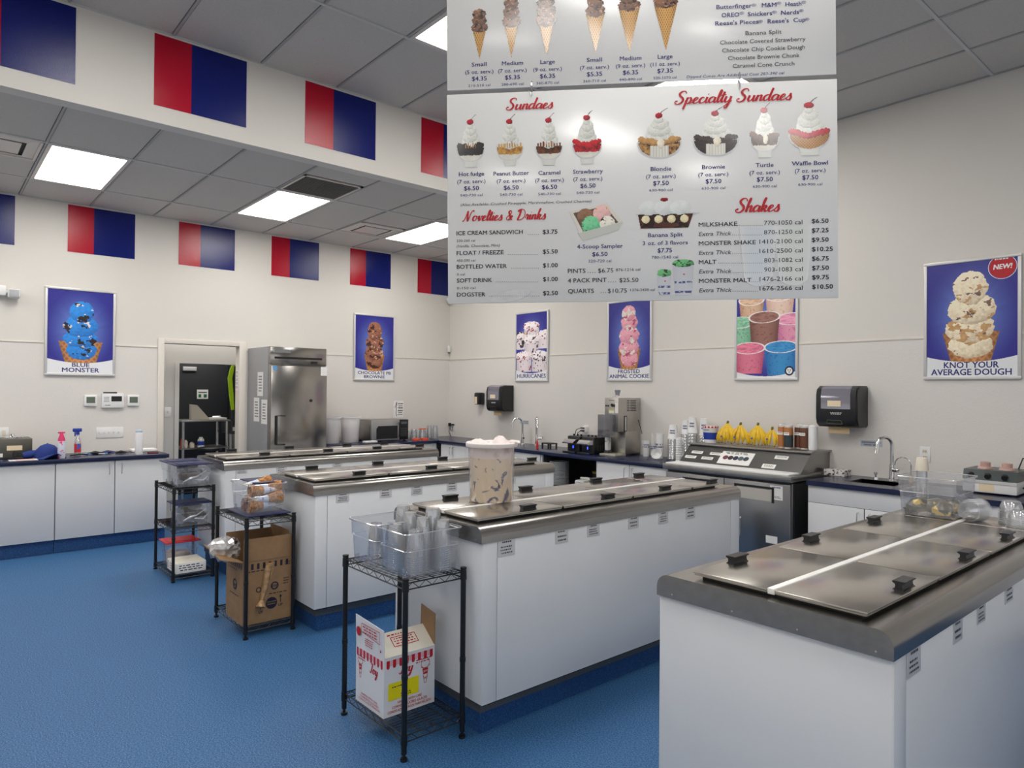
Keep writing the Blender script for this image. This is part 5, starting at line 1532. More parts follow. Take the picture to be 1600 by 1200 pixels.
# ================================================================ ON THE LEFT COUNTER
ZC = .9005
t = thing('food_warmer', 'grey steel countertop warmer with knob at the left photo edge', 'warmer', (-8.30, .40, ZC))
bxo('warmer_body', (0, 0, .012), (.26, .42, .19), OLIVE, t, bev=.008)
bxo('cream_note', (.26, .22, .08), (.2612, .34, .125), NOTE, t); bxo('white_note', (.26, .13, .02), (.2612, .19, .055), PAPER, t)
bm = BM(); cyl(bm, (.26, .29, .045), (.285, .29, .045), .026, .022, 16); obj('knob', bm, BLACK, t)
bxo('switch', (.26, .37, .03), (.264, .385, .06), BLACK, t)
bm = BM(); lathe(bm, [(.1, 0), (.1, .012), (.02, .02), (0, .02)], 24, (.12, .27, .19)); lathe(bm, [(.02, .0), (.015, .02), (0, .024)], 12, (.12, .27, .208)); obj('warmer_lid', bm, CHROME, t)
t = thing('napkin_pack', 'white folded towels on the steel warmer', 'napkin', (-8.30, .42, ZC + .213)); 
t.location = (-8.28, .44, ZC + .190); bxo('folded_towel', (0, 0, 0), (.08, .12, .022), PAPER, t, bev=.006)
t = thing('fabric_cap', 'dark blue baseball cap lying by the warmer', 'cap', (-7.95, .93, ZC))
bm = BM(); lathe(bm, [(.10, 0), (.102, .03), (.09, .08), (.055, .12), (.02, .135), (0, .137)], 24)
for v in bm.verts: v.co.x *= .9; v.co.y *= 1.05
obj('cap_crown', bm, BLUEFAB, t)
bm = BM(); prism(bm, [(.04, -.10), (.09, -.13), (.15, -.10), (.175, 0), (.15, .10), (.09, .13), (.04, .10)], 'z', 0.0, .008)
for v in bm.verts: v.co.z += .05 * max(0, .10 - abs(v.co.y)) / .10
o = obj('cap_brim', bm, BLUEFAB, t); o.rotation_euler = (0, 0, .3)
bm = BM(); cyl(bm, (0, 0, .136), (0, 0, .142), .008); obj('cap_button', bm, BLUEFAB, t)
t = thing('blue_strap', 'blue rolled cloth left of the cap', 'cloth', (-7.98, .80, ZC)); bm = BM(); tube(bm, [(0, -.06, .03), (0, 0, .04), (.01, .06, .05)], [.03, .04, .03], 10); obj('cloth_roll', bm, BLUEFAB, t)
t = thing('leaflet', 'pink and white leaflet at the worktop edge', 'paper', (-7.90, .62, ZC)); bxo('sheet', (0, 0, 0), (.12, .22, .004), PAPER, t); bxo('pink_print', (.02, .05, .004), (.10, .20, .0046), mat('pale_pink', rgb(226, 170, 160), .6), t)
t = thing('air_freshener', 'pink topped air freshener can beside the blue cap', 'can', (-7.84, 1.03, ZC))
bm = BM(); lathe(bm, [(0, 0), (.030, 0), (.032, .005), (.032, .165), (.026, .178)], 20); obj('can_body', bm, mat('can_print', rgb(214, 216, 230), .3, noise=(16, rgb(226, 70, 120), .55, .6)), t)
bm = BM(); lathe(bm, [(.031, .165), (.029, .19), (.016, .225), (.014, .245), (0, .246)], 20); box(bm, (-.01, -.03, .240), (.01, .03, .255), .004); obj('spray_cap', bm, PINK, t)
t = thing('spray_bottle', 'clear spray bottle with blue trigger and red label', 'bottle', (-8.12, 1.205, ZC))
bm = BM(); lathe(bm, [(0, 0), (.036, 0), (.038, .006), (.038, .12), (.030, .16), (.014, .19), (.013, .21)], 20, sx=1, sy=.8); obj('bottle_body', bm, CLEARC, t)
bm = BM(); lathe(bm, [(.0385, .03), (.0385, .115)], 20, sx=1, sy=.8); obj('bottle_label', bm, mat('red_blue_label', rgb(216, 50, 40), .4, noise=(9, rgb(60, 100, 190), .52, .56)), t)
bm = BM(); cyl(bm, (0, 0, .205), (0, 0, .235), .016); box(bm, (-.012, -.045, .235), (.012, .035, .27), .006); box(bm, (-.005, -.03, .19), (.005, -.018, .24), .002); obj('trigger', bm, BLUEP, t)
t = thing('white_can', 'tall white spray can near the doorway', 'can', (-7.86, 1.705, ZC))
bm = BM(); lathe(bm, [(0, 0), (.036, 0), (.037, .006), (.037, .215), (.033, .225)], 22); obj('can_body', bm, WHITE, t)
bm = BM(); lathe(bm, [(.033, .222), (.030, .245), (.012, .255), (0, .256)], 22); obj('can_cap', bm, mat('pale_blue_cap', rgb(170, 190, 206), .4), t)
t = thing('towel_stack', 'folded white paper towels behind the white can', 'napkin', (-8.28, 1.70, ZC))
bxo('folded_towel', (0, 0, 0), (.16, .24, .03), PAPER, t, bev=.006)
t = thing('red_pouch', 'small dark red pouch right of the white can', 'pouch', (-7.93, 1.80, ZC)); bxo('pouch_body', (0, 0, 0), (.05, .10, .014), mat('dark_red', rgb(120, 40, 50), .5), t, bev=.004)
for k, (x, y, l, lb) in enumerate(((-8.0, 1.20, .16, 'black pen lying in front of the spray bottle'), (-8.10, 1.36, .14, 'black key bundle left on the worktop'), (-8.14, 1.47, .15, 'dark blue cable coil in the middle of the worktop'), (-8.05, 1.58, .10, 'small dark charger on the worktop near the can'))):
    t = thing('small_gadget', lb, 'tool', (x, y, ZC), rr.uniform(-.5, .5))
    bm = BM(); tube(bm, [(0, -l / 2, .010), (.01, 0, .018), (0, l / 2, .010)], [.008, .018 if k else .007, .008], 8); obj('gadget_body', bm, (BLACK, BLACK, NAVYLID, BLACK)[k], t)
    if k: 
        bm = BM(); tube(bm, [(0, l / 2, .012), (.03, l / 2 + .02, .008), (.02, l / 2 - .04, .008)], .004, 6); obj('gadget_loop', bm, (BLACK, CHROME, BLUEP, BLACK)[k], t)
t = thing('blue_cloth', 'flat light blue wipe on the worktop', 'cloth', (-8.20, 1.27, ZC)); bxo('cloth_fold', (0, 0, 0), (.10, .20, .010), mat('light_blue_cloth', rgb(120, 170, 220), .8), t, bev=.003)

# ================================================================ FAR LEFT COUNTER
for k, (x, y, r, h, lb) in enumerate(((-8.05, 3.93, .115, .33, 'frosted white bucket half hidden by the refrigerator'), (-8.10, 4.22, .125, .33, 'frosted white bucket left of the microwave'))):
    t = thing('frosted_bucket', lb, 'bucket', (x, y, ZC), 0, 'frosted buckets by the microwave')
    bm = BM(); lathe(bm, [(0, .002), (r * .84, .002), (r * .86, .01), (r, h)], 32); obj('bucket_wall', bm, FROST, t)
    bm = BM(); lathe(bm, [(r, h - .012), (r + .010, h - .012), (r + .010, h), (r, h + .002)], 32); obj('bucket_rim', bm, WHITE, t)
    bm = BM(); lathe(bm, [(0, h * .1), (r * .8, h * .1), (r * .86, h * .62), (0, h * .63)], 24); obj('bucket_content', bm, FROSTM, t)
t = thing('white_towel', 'small white cloth between bucket and microwave', 'cloth', (-7.93, 4.30, ZC)); bxo('folded_towel', (0, 0, 0), (.09, .18, .024), PAPER, t, bev=.01)
t = thing('microwave', 'stainless microwave with black control panel', 'microwave', (-8.34, 4.45, ZC))
bxo('microwave_body', (0, 0, .012), (.36, .56, .285), STEELD, t, bev=.004)
dr = bxo('microwave_door', (.36, .003, .015), (.385, .42, .282), mat('microwave_front', (.5, .49, .48), .3, .8), t, bev=.003)
bm = BM(); prism(bm, [(.07, .035), (.39, .035), (.39, .205), (.10, .205), (.07, .17)], 'x', .3845, .388); obj('door_window', bm, BLACK, dr)
bxo('control_panel', (.36, .423, .015), (.386, .557, .282), BLACK, t, bev=.003)
bm = BM(); 
for i in range(4):
    for j in range(3): box(bm, (.386, .445 + .032 * j, .06 + .03 * i), (.3875, .468 + .032 * j, .08 + .03 * i))
obj('keypad', bm, DKGREY, t); bxo('clock_display', (.386, .445, .225), (.3875, .535, .255), mat('lcd_dim', rgb(90, 96, 98), .3), t)
bm = BM(); tube(bm, [(.385, .405, .24), (.405, .405, .235), (.405, .405, .065), (.385, .405, .06)], .006); obj('door_handle', bm, BLACK, dr)
bm = BM()
for p in ((.03, .03), (.33, .03), (.03, .53), (.33, .53)): cyl(bm, (p[0], p[1], 0), (p[0], p[1], .012), .014)
obj('foot', bm, BLACK, t)
cl = 'clear cups and orange lids in the far left corner'
for k, (x, y, n, r) in enumerate(((-8.14, 5.10, 3, .05), (-8.18, 5.24, 4, .052), (-8.10, 5.33, 4, .055))):
    cup_stack(('short clear bowl stack right of the microwave', 'clear bowl stack in the middle of the corner group', 'clear bowl stack with orange lid on it')[k], (x, y, ZC), n, r, .09, .014, group=cl)
for k, (x, y) in enumerate(((-8.12, 5.46), (-8.06, 5.52))):
    cup_stack(('tall clear cup stack near the room corner', 'second tall clear cup stack near the room corner')[k], (x, y, ZC), 6, .042, .12, .013, group=cl)
for k, (x, y, z) in enumerate(((-7.93, 5.12, ZC), (-7.90, 5.24, ZC), (-8.10, 5.33, ZC + .134))):
    t = thing('orange_lid', ('red orange lid pile at the worktop edge, left', 'red orange lid pile at the worktop edge, right', 'orange lid on top of a clear bowl stack')[k], 'lid', (x, y, z), 0, cl)
    for q in range(3 if k < 2 else 1):
        bm = BM(); lathe(bm, [(0, .004 + .008 * q), (.05, .004 + .008 * q), (.055, .0 + .008 * q), (.055, .008 + .008 * q), (.045, .009 + .008 * q), (0, .007 + .008 * q)], 22); obj('lid_disc', bm, ORANGE, t)
t = thing('paper_notice', 'small printed notice with red diamond on the left wall by the corner', 'sign', (XL + .0055, 5.04, 1.13))
bxo('notice_sheet', (0, 0, 0.06), (.001, .16, .30), PAPER, t)
P = Print((.001, 0, 0), (0, 1, 0), (0, 0, 1), t, .0006); P.line([(.02, .20), (.05, .28), (.04, .12), (.05, .08)], .008, INKK)
for k in range(4): P.rect(.065, .10 + .05 * k, .15, .106 + .05 * k, INKK)
P.scribble(.07, .27, .08, .16, INKK, 5, 3)
P.poly([(.13, -.035), (.165, .0), (.13, .035), (.095, 0)], INKR, .0002); P.poly([(.13, -.022), (.152, .0), (.13, .022), (.108, 0)], PINKP, .0004); P.done('print')
t = thing('motion_sensor', 'small white motion sensor in the room corner above the trim', 'sensor', (XL + .02, YB - .02, 2.15)); bxo('sensor_body', (0, -.04, 0), (.04, 0, .1), WHITE, t, bev=.012); bxo('sensor_foot', (.005, -.03, -.02), (.03, -.005, 0), LCD, t)
t = thing('security_camera', 'small white dome camera high in the room corner', 'camera', (XL + .08, YB - .06, 2.90))
bm = BM(); lathe(bm, [(.05, .05), (.055, .03), (.045, 0), (0, -.02)], 20); lathe(bm, [(0, .052), (.05, .05)], 20); obj('camera_housing', bm, WHITE, t); bm = BM(); lathe(bm, [(.03, -.005), (.02, -.028), (0, -.032)], 16); obj('camera_lens', bm, BLACK, t)
bxo('wall_bracket', (-.074, -.02, .02), (-.04, .02, .05), WHITE, t)

# ================================================================ WALL FITTINGS, LEFT WALL
def thermostat(y, z, lb):
    t = thing('thermostat', lb, 'thermostat', (XL + .0045, y, z), 0, 'thermostats on the left wall')
    bxo('thermostat_body', (0, 0, 0), (.022, .118, .12), WHITE, t, bev=.006); bxo('screen', (.022, .02, .035), (.0232, .10, .10), LCD, t)
thermostat(1.296, 1.385, 'left white thermostat with grey screen'); thermostat(1.700, 1.385, 'right white thermostat with grey screen')
t = thing('alarm_keypad', 'white alarm panel between the two thermostats', 'alarm panel', (XL + .0045, 1.454, 1.367))
bxo('panel_body', (0, 0, 0), (.03, .212, .155), WHITE, t, bev=.006); bxo('screen', (.03, .09, .07), (.0312, .19, .125), BLACK, t)
P = Print((.030, 0, 0), (0, 1, 0), (0, 0, 1), t); P.scribble(.02, .12, .05, .06, LCD, 4, 3); P.scribble(.03, .035, .05, .014, INKK, 1, 3); P.done('print')
t = thing('black_gadget', 'thin black device resting on top of the alarm panel', 'tool', (XL + .01, 1.47, 1.5225)); bxo('gadget_body', (0, 0, 0), (.022, .13, .015), BLACK, t, bev=.004)
t = thing('switch_plate', 'long white switch plate with five switches above the left worktop', 'switch', (XL + .0045, 1.411, 1.047))
bxo('plate', (0, 0, 0), (.007, .255, .112), WHITE, t, bev=.002)
for k in range(5): bxo('switch_toggle', (.007, .025 + .045 * k, .046), (.014, .034 + .045 * k, .066), BEIGE, t, bev=.001)
t = thing('light_switch', 'small white switch beyond the doorway edge', 'switch', (-8.868, 2.19, 1.24)); bxo('plate', (0, 0, 0), (.006, .075, .115), WHITE, t, bev=.002); bxo('switch_toggle', (.006, .03, .045), (.012, .045, .07), BEIGE, t)
t = thing('outlet_plate', 'white outlet plate behind the steel warmer', 'outlet', (XL + .0045, .585, 1.07)); bxo('plate', (0, 0, 0), (.006, .075, .115), WHITE, t, bev=.002); bxo('socket', (.006, .022, .03), (.008, .052, .085), BEIGE, t, bev=.001)
t = thing('emergency_light', 'white emergency light with spotlight head at the left photo edge', 'light fixture', (XL + .001, .30, 2.46))
bxo('light_body', (0, 0, .02), (.07, .32, .12), WHITE, t, bev=.01); bm = BM(); box(bm, (.02, .33, .0), (.11, .43, .09), .015, 3); obj('lamp_head', bm, WHITE, t)
bxo('lamp_lens', (.1105, .34, .01), (.113, .42, .08), mat('lens_grey', rgb(180, 180, 182), .2), t, bev=.001); bm = BM(); cyl(bm, (.05, .31, .06), (.05, .34, .05), .015); obj('swivel', bm, WHITE, t)
t = thing('light_flyer', 'stack of red and blue printed flyers on the doorway jamb', 'sign', (XL - .11, 2.8945, 1.56)); bxo('flyer_sheet', (0, -.001, 0), (.10, 0, .245), PAPER, t)
P = Print((0, -.001, 0), (1, 0, 0), (0, 0, 1), t, .0005)
for k in range(5): P.scribble(.015, .235 - .045 * k, .07, .03, (INKB, INKR, INKB, INKR, INKR)[k], 2, k)
P.done('print')

# ================================================================ BACK ROOM
t = thing('steel_table', 'narrow stainless table seen through the doorway', 'table', (-9.75, 2.50, 0))
bxo('table_top', (0, 0, 1.15), (.45, .60, 1.172), STEELD, t, bev=.004)
for (x, y) in ((.03, .03), (.42, .03), (.03, .57), (.42, .57)):
    bm = BM(); cyl(bm, (x, y, 0), (x, y, 1.15), .016); obj('leg', bm, CHROME, t)
bxo('table_shelf', (.0, .0, .80), (.45, .60, .815), STEELD, t)
t = thing('paper_holder', 'white angled paper holder on the back room table', 'holder', (-9.55, 2.66, 1.173)); bm = BM(); prism(bm, [(0, 0), (.23, 0), (.07, .19), (0, .20)], 'x', 0, .10); obj('holder_body', bm, BEIGE, t)
t = thing('paper_tray', 'white paper stack right of the angled holder', 'paper', (-9.60, 2.90, 1.173)); bxo('paper_pile', (0, 0, 0), (.20, .19, .02), PAPER, t)
t = thing('printer_stand', 'dark printer on a stand behind the doorway', 'printer', (-9.7, 3.11, 0))
bxo('printer_body', (0, 0, .98), (.40, .26, 1.15), DKGREY, t, bev=.01); bxo('paper_drawer', (.40, .02, 1.02), (.412, .24, 1.07), BEIGE, t, bev=.003)
bm = BM()
for y in (.03, .22): cyl(bm, (.3, y, 0), (.3, y, .98), .018)
obj('stand_leg', bm, ALU, t)
t = thing('round_stool', 'black round stool top behind the doorway', 'stool', (-9.14, 2.80, 0)); bm = BM(); lathe(bm, [(0, .79), (.13, .79), (.14, .80), (.14, .825), (.12, .835), (0, .835)], 28); obj('seat', bm, BLACK, t); bm = BM(); cyl(bm, (0, 0, .03), (0, 0, .79), .02); cyl(bm, (0, 0, 0), (0, 0, .03), .17, .15, 24); obj('pedestal', bm, BLACK, t)
for k, (y, m_, w_, h_, lb) in enumerate(((2.54, ORANGE, .018, .12, 'orange bottle on the back room shelf'), (2.58, BEIGE, .03, .10, 'beige bottle on the back room shelf'), (2.66, BEIGE, .03, .07, 'short beige jar on the back room shelf'), (2.77, WHITE, .04, .13, 'white and blue tub on the back room shelf'))):
    t = thing('supply_bottle', lb, 'bottle', (-9.42, y, .8155)); bm = BM(); lathe(bm, [(0, 0), (w_, 0), (w_, h_ * .75), (w_ * .6, h_ * .9), (w_ * .6, h_), (0, h_)], 16); obj('bottle_body', bm, m_, t)
    if k == 3: bm = BM(); lathe(bm, [(w_ + .001, h_ * .2), (w_ + .001, h_ * .6)], 16); obj('bottle_label', bm, BLUEP, t)
t = thing('hivis_jacket', 'bright yellow-green jacket hanging beyond the doorway', 'jacket', (-9.30, 3.13, 0))
bm = BM(); tube(bm, [(0, .0, 1.90), (.01, -.02, 1.84), (.0, -.04, 1.72), (.0, -.02, 1.5), (.0, 0, 1.3)], [.015, .025, .028, .028, .02], 10)
for v in bm.verts: v.co.x *= 1.4
obj('jacket_sleeve', bm, HIVIS, t)
bm = BM(); tube(bm, [(-.03, .05, 1.88), (-.03, .05, 1.6), (-.03, .06, 1.1)], [.03, .06, .07], 12); obj('jacket_body', bm, DKFAB, t)
bm = BM(); cyl(bm, (-.45, .05, 1.91), (.25, .05, 1.91), .012); obj('hanging_rail', bm, CHROME, t)

# ================================================================ BACK WALL FITTINGS
t = thing('soap_dispenser', 'small black soap dispenser left of the towel dispenser', 'dispenser', (-7.66, YB - .005, 1.385))
bxo('dispenser_body', (0, -.10, 0), (.13, 0, .17), BLACK, t, bev=.02); bxo('cream_note', (-.0012 + .02, -.1012, .01), (.075, -.1002, .11), NOTE, t)
def towel_disp(x, w, label, z0=1.31):
    t = thing('towel_dispenser', label, 'dispenser', (x, YB - .005, z0), 0, 'black paper towel dispensers')
    h, d = .345, .22
    prof = [(0, 0), (0, h), (-d * .75, h), (-d * .93, h * .93), (-d, h * .78), (-d, h * .2), (-d * .93, .02), (-d * .8, 0)]
    bm = BM(); prism(bm, prof, 'x', 0, w); bmesh.ops.bevel(bm, geom=[e for e in bm.edges if abs(e.verts[0].co.x - e.verts[1].co.x) < 1e-6], offset=.012, segments=3, affect='EDGES'); obj('dispenser_body', bm, BLACK, t)
    win = [(-d * .955, h * .93), (-d * 1.012, h * .78), (-d * 1.012, h * .46), (-d * .99, h * .46), (-d * .99, h * .78), (-d * .93, h * .93)]
    bm = BM(); prism(bm, [(-d * .80, h * .995), (-d * .95, h * .93), (-d * 1.012, h * .79), (-d * 1.012, h * .44), (-d * .99, h * .44), (-d * .99, h * .78), (-d * .92, h * .92), (-d * .8, h * .98)], 'x', w * .14, w * .84); obj('smoky_window', bm, mat('smoky_window', rgb(140, 138, 148), .08, .3), t)
    bxo('cream_note', (w * .30, -d * 1.02 - .001, h * .50), (w * .62, -d * 1.02, h * .64), NOTE, t)
    P = Print((0, -d - .0005, 0), (1, 0, 0), (0, 0, 1), t, .001); script_text(P, 'Joy', 0, 0, .001, .0001, INKW) if False else None
    P.scribble(w * .36, h * .36, w * .28, h * .06, INKW, 2, 3); P.line([(w * .30, h * .17), (w * .62, h * .17), (w * .66, h * .08), (w * .28, h * .08), (w * .30, h * .17)], .003, LCD); P.done('print')
    bxo('paper_towel', (w * .22, -d * .62, -.055), (w * .72, -d * .60, .02), CREAMP, t)
    return t
towel_disp(-7.24, .33, 'black paper towel dispenser near the room corner'); towel_disp(-2.735, .345, 'black paper towel dispenser above the right-hand sink')
def sign_plate(x, z, lb):
    t = thing('sink_sign', lb, 'sign', (x, YB - .005, z), 0, 'blue hand sink signs')
    bxo('sign_panel', (0, -.003, 0), (.17, 0, .05), LCD if False else mat('sign_blue_grey', rgb(186, 194, 206), .5), t)
    P = Print((0, -.003, 0), (1, 0, 0), (0, 0, 1), t, .0008); P.text('DESIGNATED', .085, .028, .018, INKK, bold=.02, width=.15); P.text('HAND SINK', .085, .008, .018, INKK, bold=.02, width=.12); P.done('print')
sign_plate(-2.45, 1.152, 'small sink sign behind the right faucet'); sign_plate(-6.78, 1.15, 'small sink sign behind the left faucet')
t = thing('outlet_plate', 'white double outlet right of the sink faucet', 'outlet', (-2.0, YB - .005, 1.06)); bxo('plate', (0, -.006, 0), (.075, 0, .118), WHITE, t, bev=.002)
for z in (.022, .070): bxo('socket', (.02, -.008, z), (.055, -.006, z + .028), BEIGE, t, bev=.001)
bm = BM()
for z in (.03, .078):
    for x in (.03, .042): box(bm, (x, -.0086, z), (x + .003, -.008, z + .012))
obj('slot', bm, BLACK, t)
t = thing('wall_outlet_adapter', 'white plug adapter with black plugs above the black brewers', 'outlet', (-5.63, YB - .005, 1.10)); bxo('plate', (0, -.006, -.03), (.075, 0, .085), WHITE, t, bev=.002); bxo('adapter', (.01, -.04, .0), (.065, -.006, .07), WHITE, t, bev=.004)
bm = BM(); box(bm, (.0, -.07, .012), (.045, -.04, .028), .003); box(bm, (.0, -.07, .045), (.045, -.04, .06), .003); tube(bm, [(.0, -.055, .02), (-.05, -.06, -.01), (-.06, -.08, -.09)], .004); tube(bm, [(.0, -.055, .052), (-.07, -.06, .03), (-.09, -.08, -.09)], .004); obj('plug', bm, BLACK, t)

t = thing('corner_outlet', 'white outlet with two black plugs and coiled cord in the room corner', 'outlet', (-8.36, YB - .005, .96)); bxo('plate', (0, -.006, .02), (.12, 0, .13), WHITE, t, bev=.002)
bm = BM(); box(bm, (.0, -.04, .09), (.035, -.006, .135), .004); box(bm, (.07, -.04, .10), (.115, -.006, .125), .004); tube(bm, [(.075 + .035 * math.cos(a), -.03, .055 + .035 * math.sin(a)) for a in [2 * PI * k / 14 for k in range(15)]], .004); tube(bm, [(.02, -.03, .09), (.03, -.04, .0), (.06, -.03, -.055)], .004); obj('black_plug', bm, BLACK, t)
# ================================================================ BACK COUNTER
def faucet(x, y, lb, h=.33, rot=0.0):
    t = thing('faucet', lb, 'faucet', (x, y, ZC), rot, 'chrome gooseneck faucets')
    bm = BM(); cyl(bm, (0, 0, 0), (0, 0, .012), .030, .028, 20); cyl(bm, (0, 0, .01), (0, 0, .13), .022, .017, 18); obj('faucet_body', bm, CHROME, t)
    pts = [(0, 0, .12), (0, 0, h - .07)] + [(0, -.065 + .065 * math.cos(a), h - .07 + .065 * math.sin(a)) for a in [PI * k / 10 for k in range(1, 10)]] + [(0, -.132, h - .09), (0, -.138, h - .13)]
    bm = BM(); tube(bm, pts, [.014] * (len(pts) - 2) + [.015, .018], 12); obj('spout', bm, CHROME, t)
    bm = BM(); cyl(bm, (.015, 0, .085), (.065, 0, .085), .014, .013, 14); tube(bm, [(.055, 0, .09), (.085, 0, .095)], .006); obj('faucet_lever', bm, CHROME, t)
    return t
faucet(-6.58, 5.86, 'left chrome faucet near the corner towel dispenser', .34, -.5)
faucet(-6.36, 5.90, 'chrome faucet with spring, left of the black brewers', .36, .9)
faucet(-2.16, 5.87, 'chrome faucet at the right-hand sink', .35, -.55)
t = thing('filter_faucet', 'slim curved filter tap right of the sink faucet', 'faucet', (-2.03, 5.90, ZC)); bm = BM(); tube(bm, [(0, 0, 0), (0, 0, .13)] + [(-.06 + .06 * math.cos(a), 0, .13 + .06 * math.sin(a)) for a in [PI * k / 9 for k in range(1, 9)]] + [(-.12, 0, .12)], .005, 8); obj('spout', bm, CHROME, t); bm = BM(); cyl(bm, (0, 0, 0), (0, 0, .05), .018, .014); obj('tap_base', bm, CREAMP, t)
t = thing('soap_pump', 'chrome soap pump left of the sink faucet', 'soap pump', (-2.27, 5.84, ZC)); bm = BM(); lathe(bm, [(0, 0), (.02, 0), (.018, .02), (.008, .024), (.008, .04), (.014, .042), (.014, .06), (0, .062)], 16); obj('pump_body', bm, CHROME, t)
t = thing('sink_basin', 'sunken stainless sink in the right worktop', 'sink', (-2.36, 5.52, .72)); bm = BM()
box(bm, (0, 0, 0), (.34, .28, .008)); box(bm, (-.004, 0, 0), (.0, .28, .182)); box(bm, (.34, 0, 0), (.344, .28, .182)); box(bm, (0, -.004, 0), (.34, 0, .182)); box(bm, (0, .28, 0), (.34, .284, .182)); obj('sink_shell', bm, STEELD, t, smooth=False)
bm = BM(); cyl(bm, (.17, .14, .008), (.17, .14, .011), .035, n=20); obj('drain', bm, CHROME, t)
t = thing('red_scoop', 'bright red handled scoop at the counter edge', 'scoop', (-5.97, 5.55, ZC)); bm = BM(); lathe(bm, [(0, 0), (.013, .0), (.016, .03), (.013, .07), (.006, .10), (0, .105)], 12); obj('scoop_handle', bm, REDP, t)
t = thing('black_stand', 'low black stand between faucet and brewers', 'stand', (-6.02, 5.78, ZC))
bxo('stand_top', (-.06, -.06, .045), (.10, .06, .06), BLACK, t, bev=.005)
for k, (x, y) in enumerate(((-.05, -.05), (.09, -.05), (-.05, .05), (.09, .05))): bxo('leg', (x - .008, y - .008, 0), (x + .008, y + .008, .046), BLACK, t)
# twin black brewers
for k, (x, y) in enumerate(((-5.47, 5.50), (-5.25, 5.50))):
    t = thing('black_brewer', ('left', 'right')[k] + ' black blender with steel hood and glowing blue light', 'blender', (x, y, ZC), 0, 'twin black blenders')
    bxo('blender_body', (0, .05, 0), (.19, .38, .185), BLACK, t, bev=.012); bxo('blender_base', (.0, -.03, 0), (.19, .05, .020), BLACK, t, bev=.006)
    bm = BM(); prism(bm, [(-.04, .105), (-.045, .115), (.0, .15), (.06, .155), (.06, .105)], 'x', .012, .178); obj('steel_hood', bm, mat('hood_steel_%d' % k, (.7, .7, .7), .2, 1.0), t)
    bxo('blue_lamp', (.090, .046, .050), (.099, .0498, .078), BLUELED, t)
    for q in range(3):
        bm = BM(); cyl(bm, (.04 + .055 * q, .12, .185), (.04 + .055 * q, .12, .205), .012); obj('knob', bm, BLACK, t)
    bm = BM()
    for i in range(6): box(bm, (.19, .10 + .04 * i, .03), (.1915, .12 + .04 * i, .10))
    obj('side_vent', bm, DKGREY, t)
# steel shake machine
t = thing('shake_machine', 'tall stainless flavor blending machine with dark splash guard', 'machine', (-4.955, 5.60, ZC))
SW, SD, SH = .19, .37, .62
bxo('upper_body', (0, 0, .26), (SW, SD, SH), MACH, t, bev=.003)
bxo('column_body', (.0, .12, .02), (SW, SD, .262), MACH, t, bev=.003)
bxo('drip_base', (-.03, -.05, 0), (SW + .0, .13, .022), mat('base_plate', rgb(190, 186, 170), .35, .4), t, bev=.004)
bm = BM(); lathe(bm, [(.028, 0), (.032, .04), (.046, .085), (.042, .085), (.028, .04)], 4, (.09, .10, SH)); obj('steel_funnel', bm, CHROME, t)
bxo('splash_guard', (-.02, -.09, .20), (.15, -.084, .44), CLEARG, t); bxo('splash_guard', (-.02, -.084, .20), (-.016, 0, .44), CLEARG, t); bxo('splash_guard', (.146, -.084, .20), (.15, 0, .44), CLEARG, t)
bm = BM(); cyl(bm, (.07, -.03, .16), (.07, -.03, .44), .006); lathe(bm, [(.0, .15), (.03, .15), (.03, .16), (0, .165)], 14, (.07, -.03, 0)); obj('spindle', bm, CHROME, t)
bxo('inner_block', (.02, -.05, .22), (.12, 0, .25), BLACK, t, bev=.003)
bm = BM(); cyl(bm, (.13, 0, .54), (.13, -.03, .54), .016); box(bm, (.115, -.04, .535), (.145, -.03, .56), .003); obj('switch_knob', bm, BLACK, t)
for x in (.02, .05): 
    bm = BM(); cyl(bm, (x, 0, .535), (x, -.006, .535), .010); obj('dark_button', bm, DKGREY, t)
bxo('yellow_sticker', (.06, -.0015, .455), (.13, -.0005, .495), PAPER, t); bxo('sticker_band', (.06, -.0022, .483), (.13, -.0015, .495), mat('sticker_yellow', rgb(220, 216, 60), .5), t)
bxo('paper_note', (.145, -.0015, .46), (.187, -.0005, .57), PAPER, t)
P = Print((0, 0, 0), (1, 0, 0), (0, 0, 1), t, .001); P.scribble(.05, .60, .09, .018, INKB, 1, 2); P.done('print')
bm = BM()
for i in range(7):
    z = .48 + .018 * i
    box(bm, (SW, .14, z), (SW + .0016, .18, z + .008)); box(bm, (SW, .195, z), (SW + .0016, .29, z + .008))
obj('vent_slot', bm, BLACK, t)
bxo('side_recess', (SW, .09, .26), (SW + .002, .14, .43), DKGREY, t); bxo('side_bar', (SW + .002, .105, .27), (SW + .006, .125, .42), CHROME, t)
bxo('white_cup_tube', (-.02, .02, .05), (.03, .08, .20), WHITE, t, bev=.012); bxo('cup_base', (-.022, .018, .022), (.032, .082, .052), DKGREY, t)
bm = BM(); tube(bm, [(SW, .33, .38), (SW + .06, .30, .29), (SW + .11, .26, .24)], .004); obj('power_cord', bm, BLACK, t)

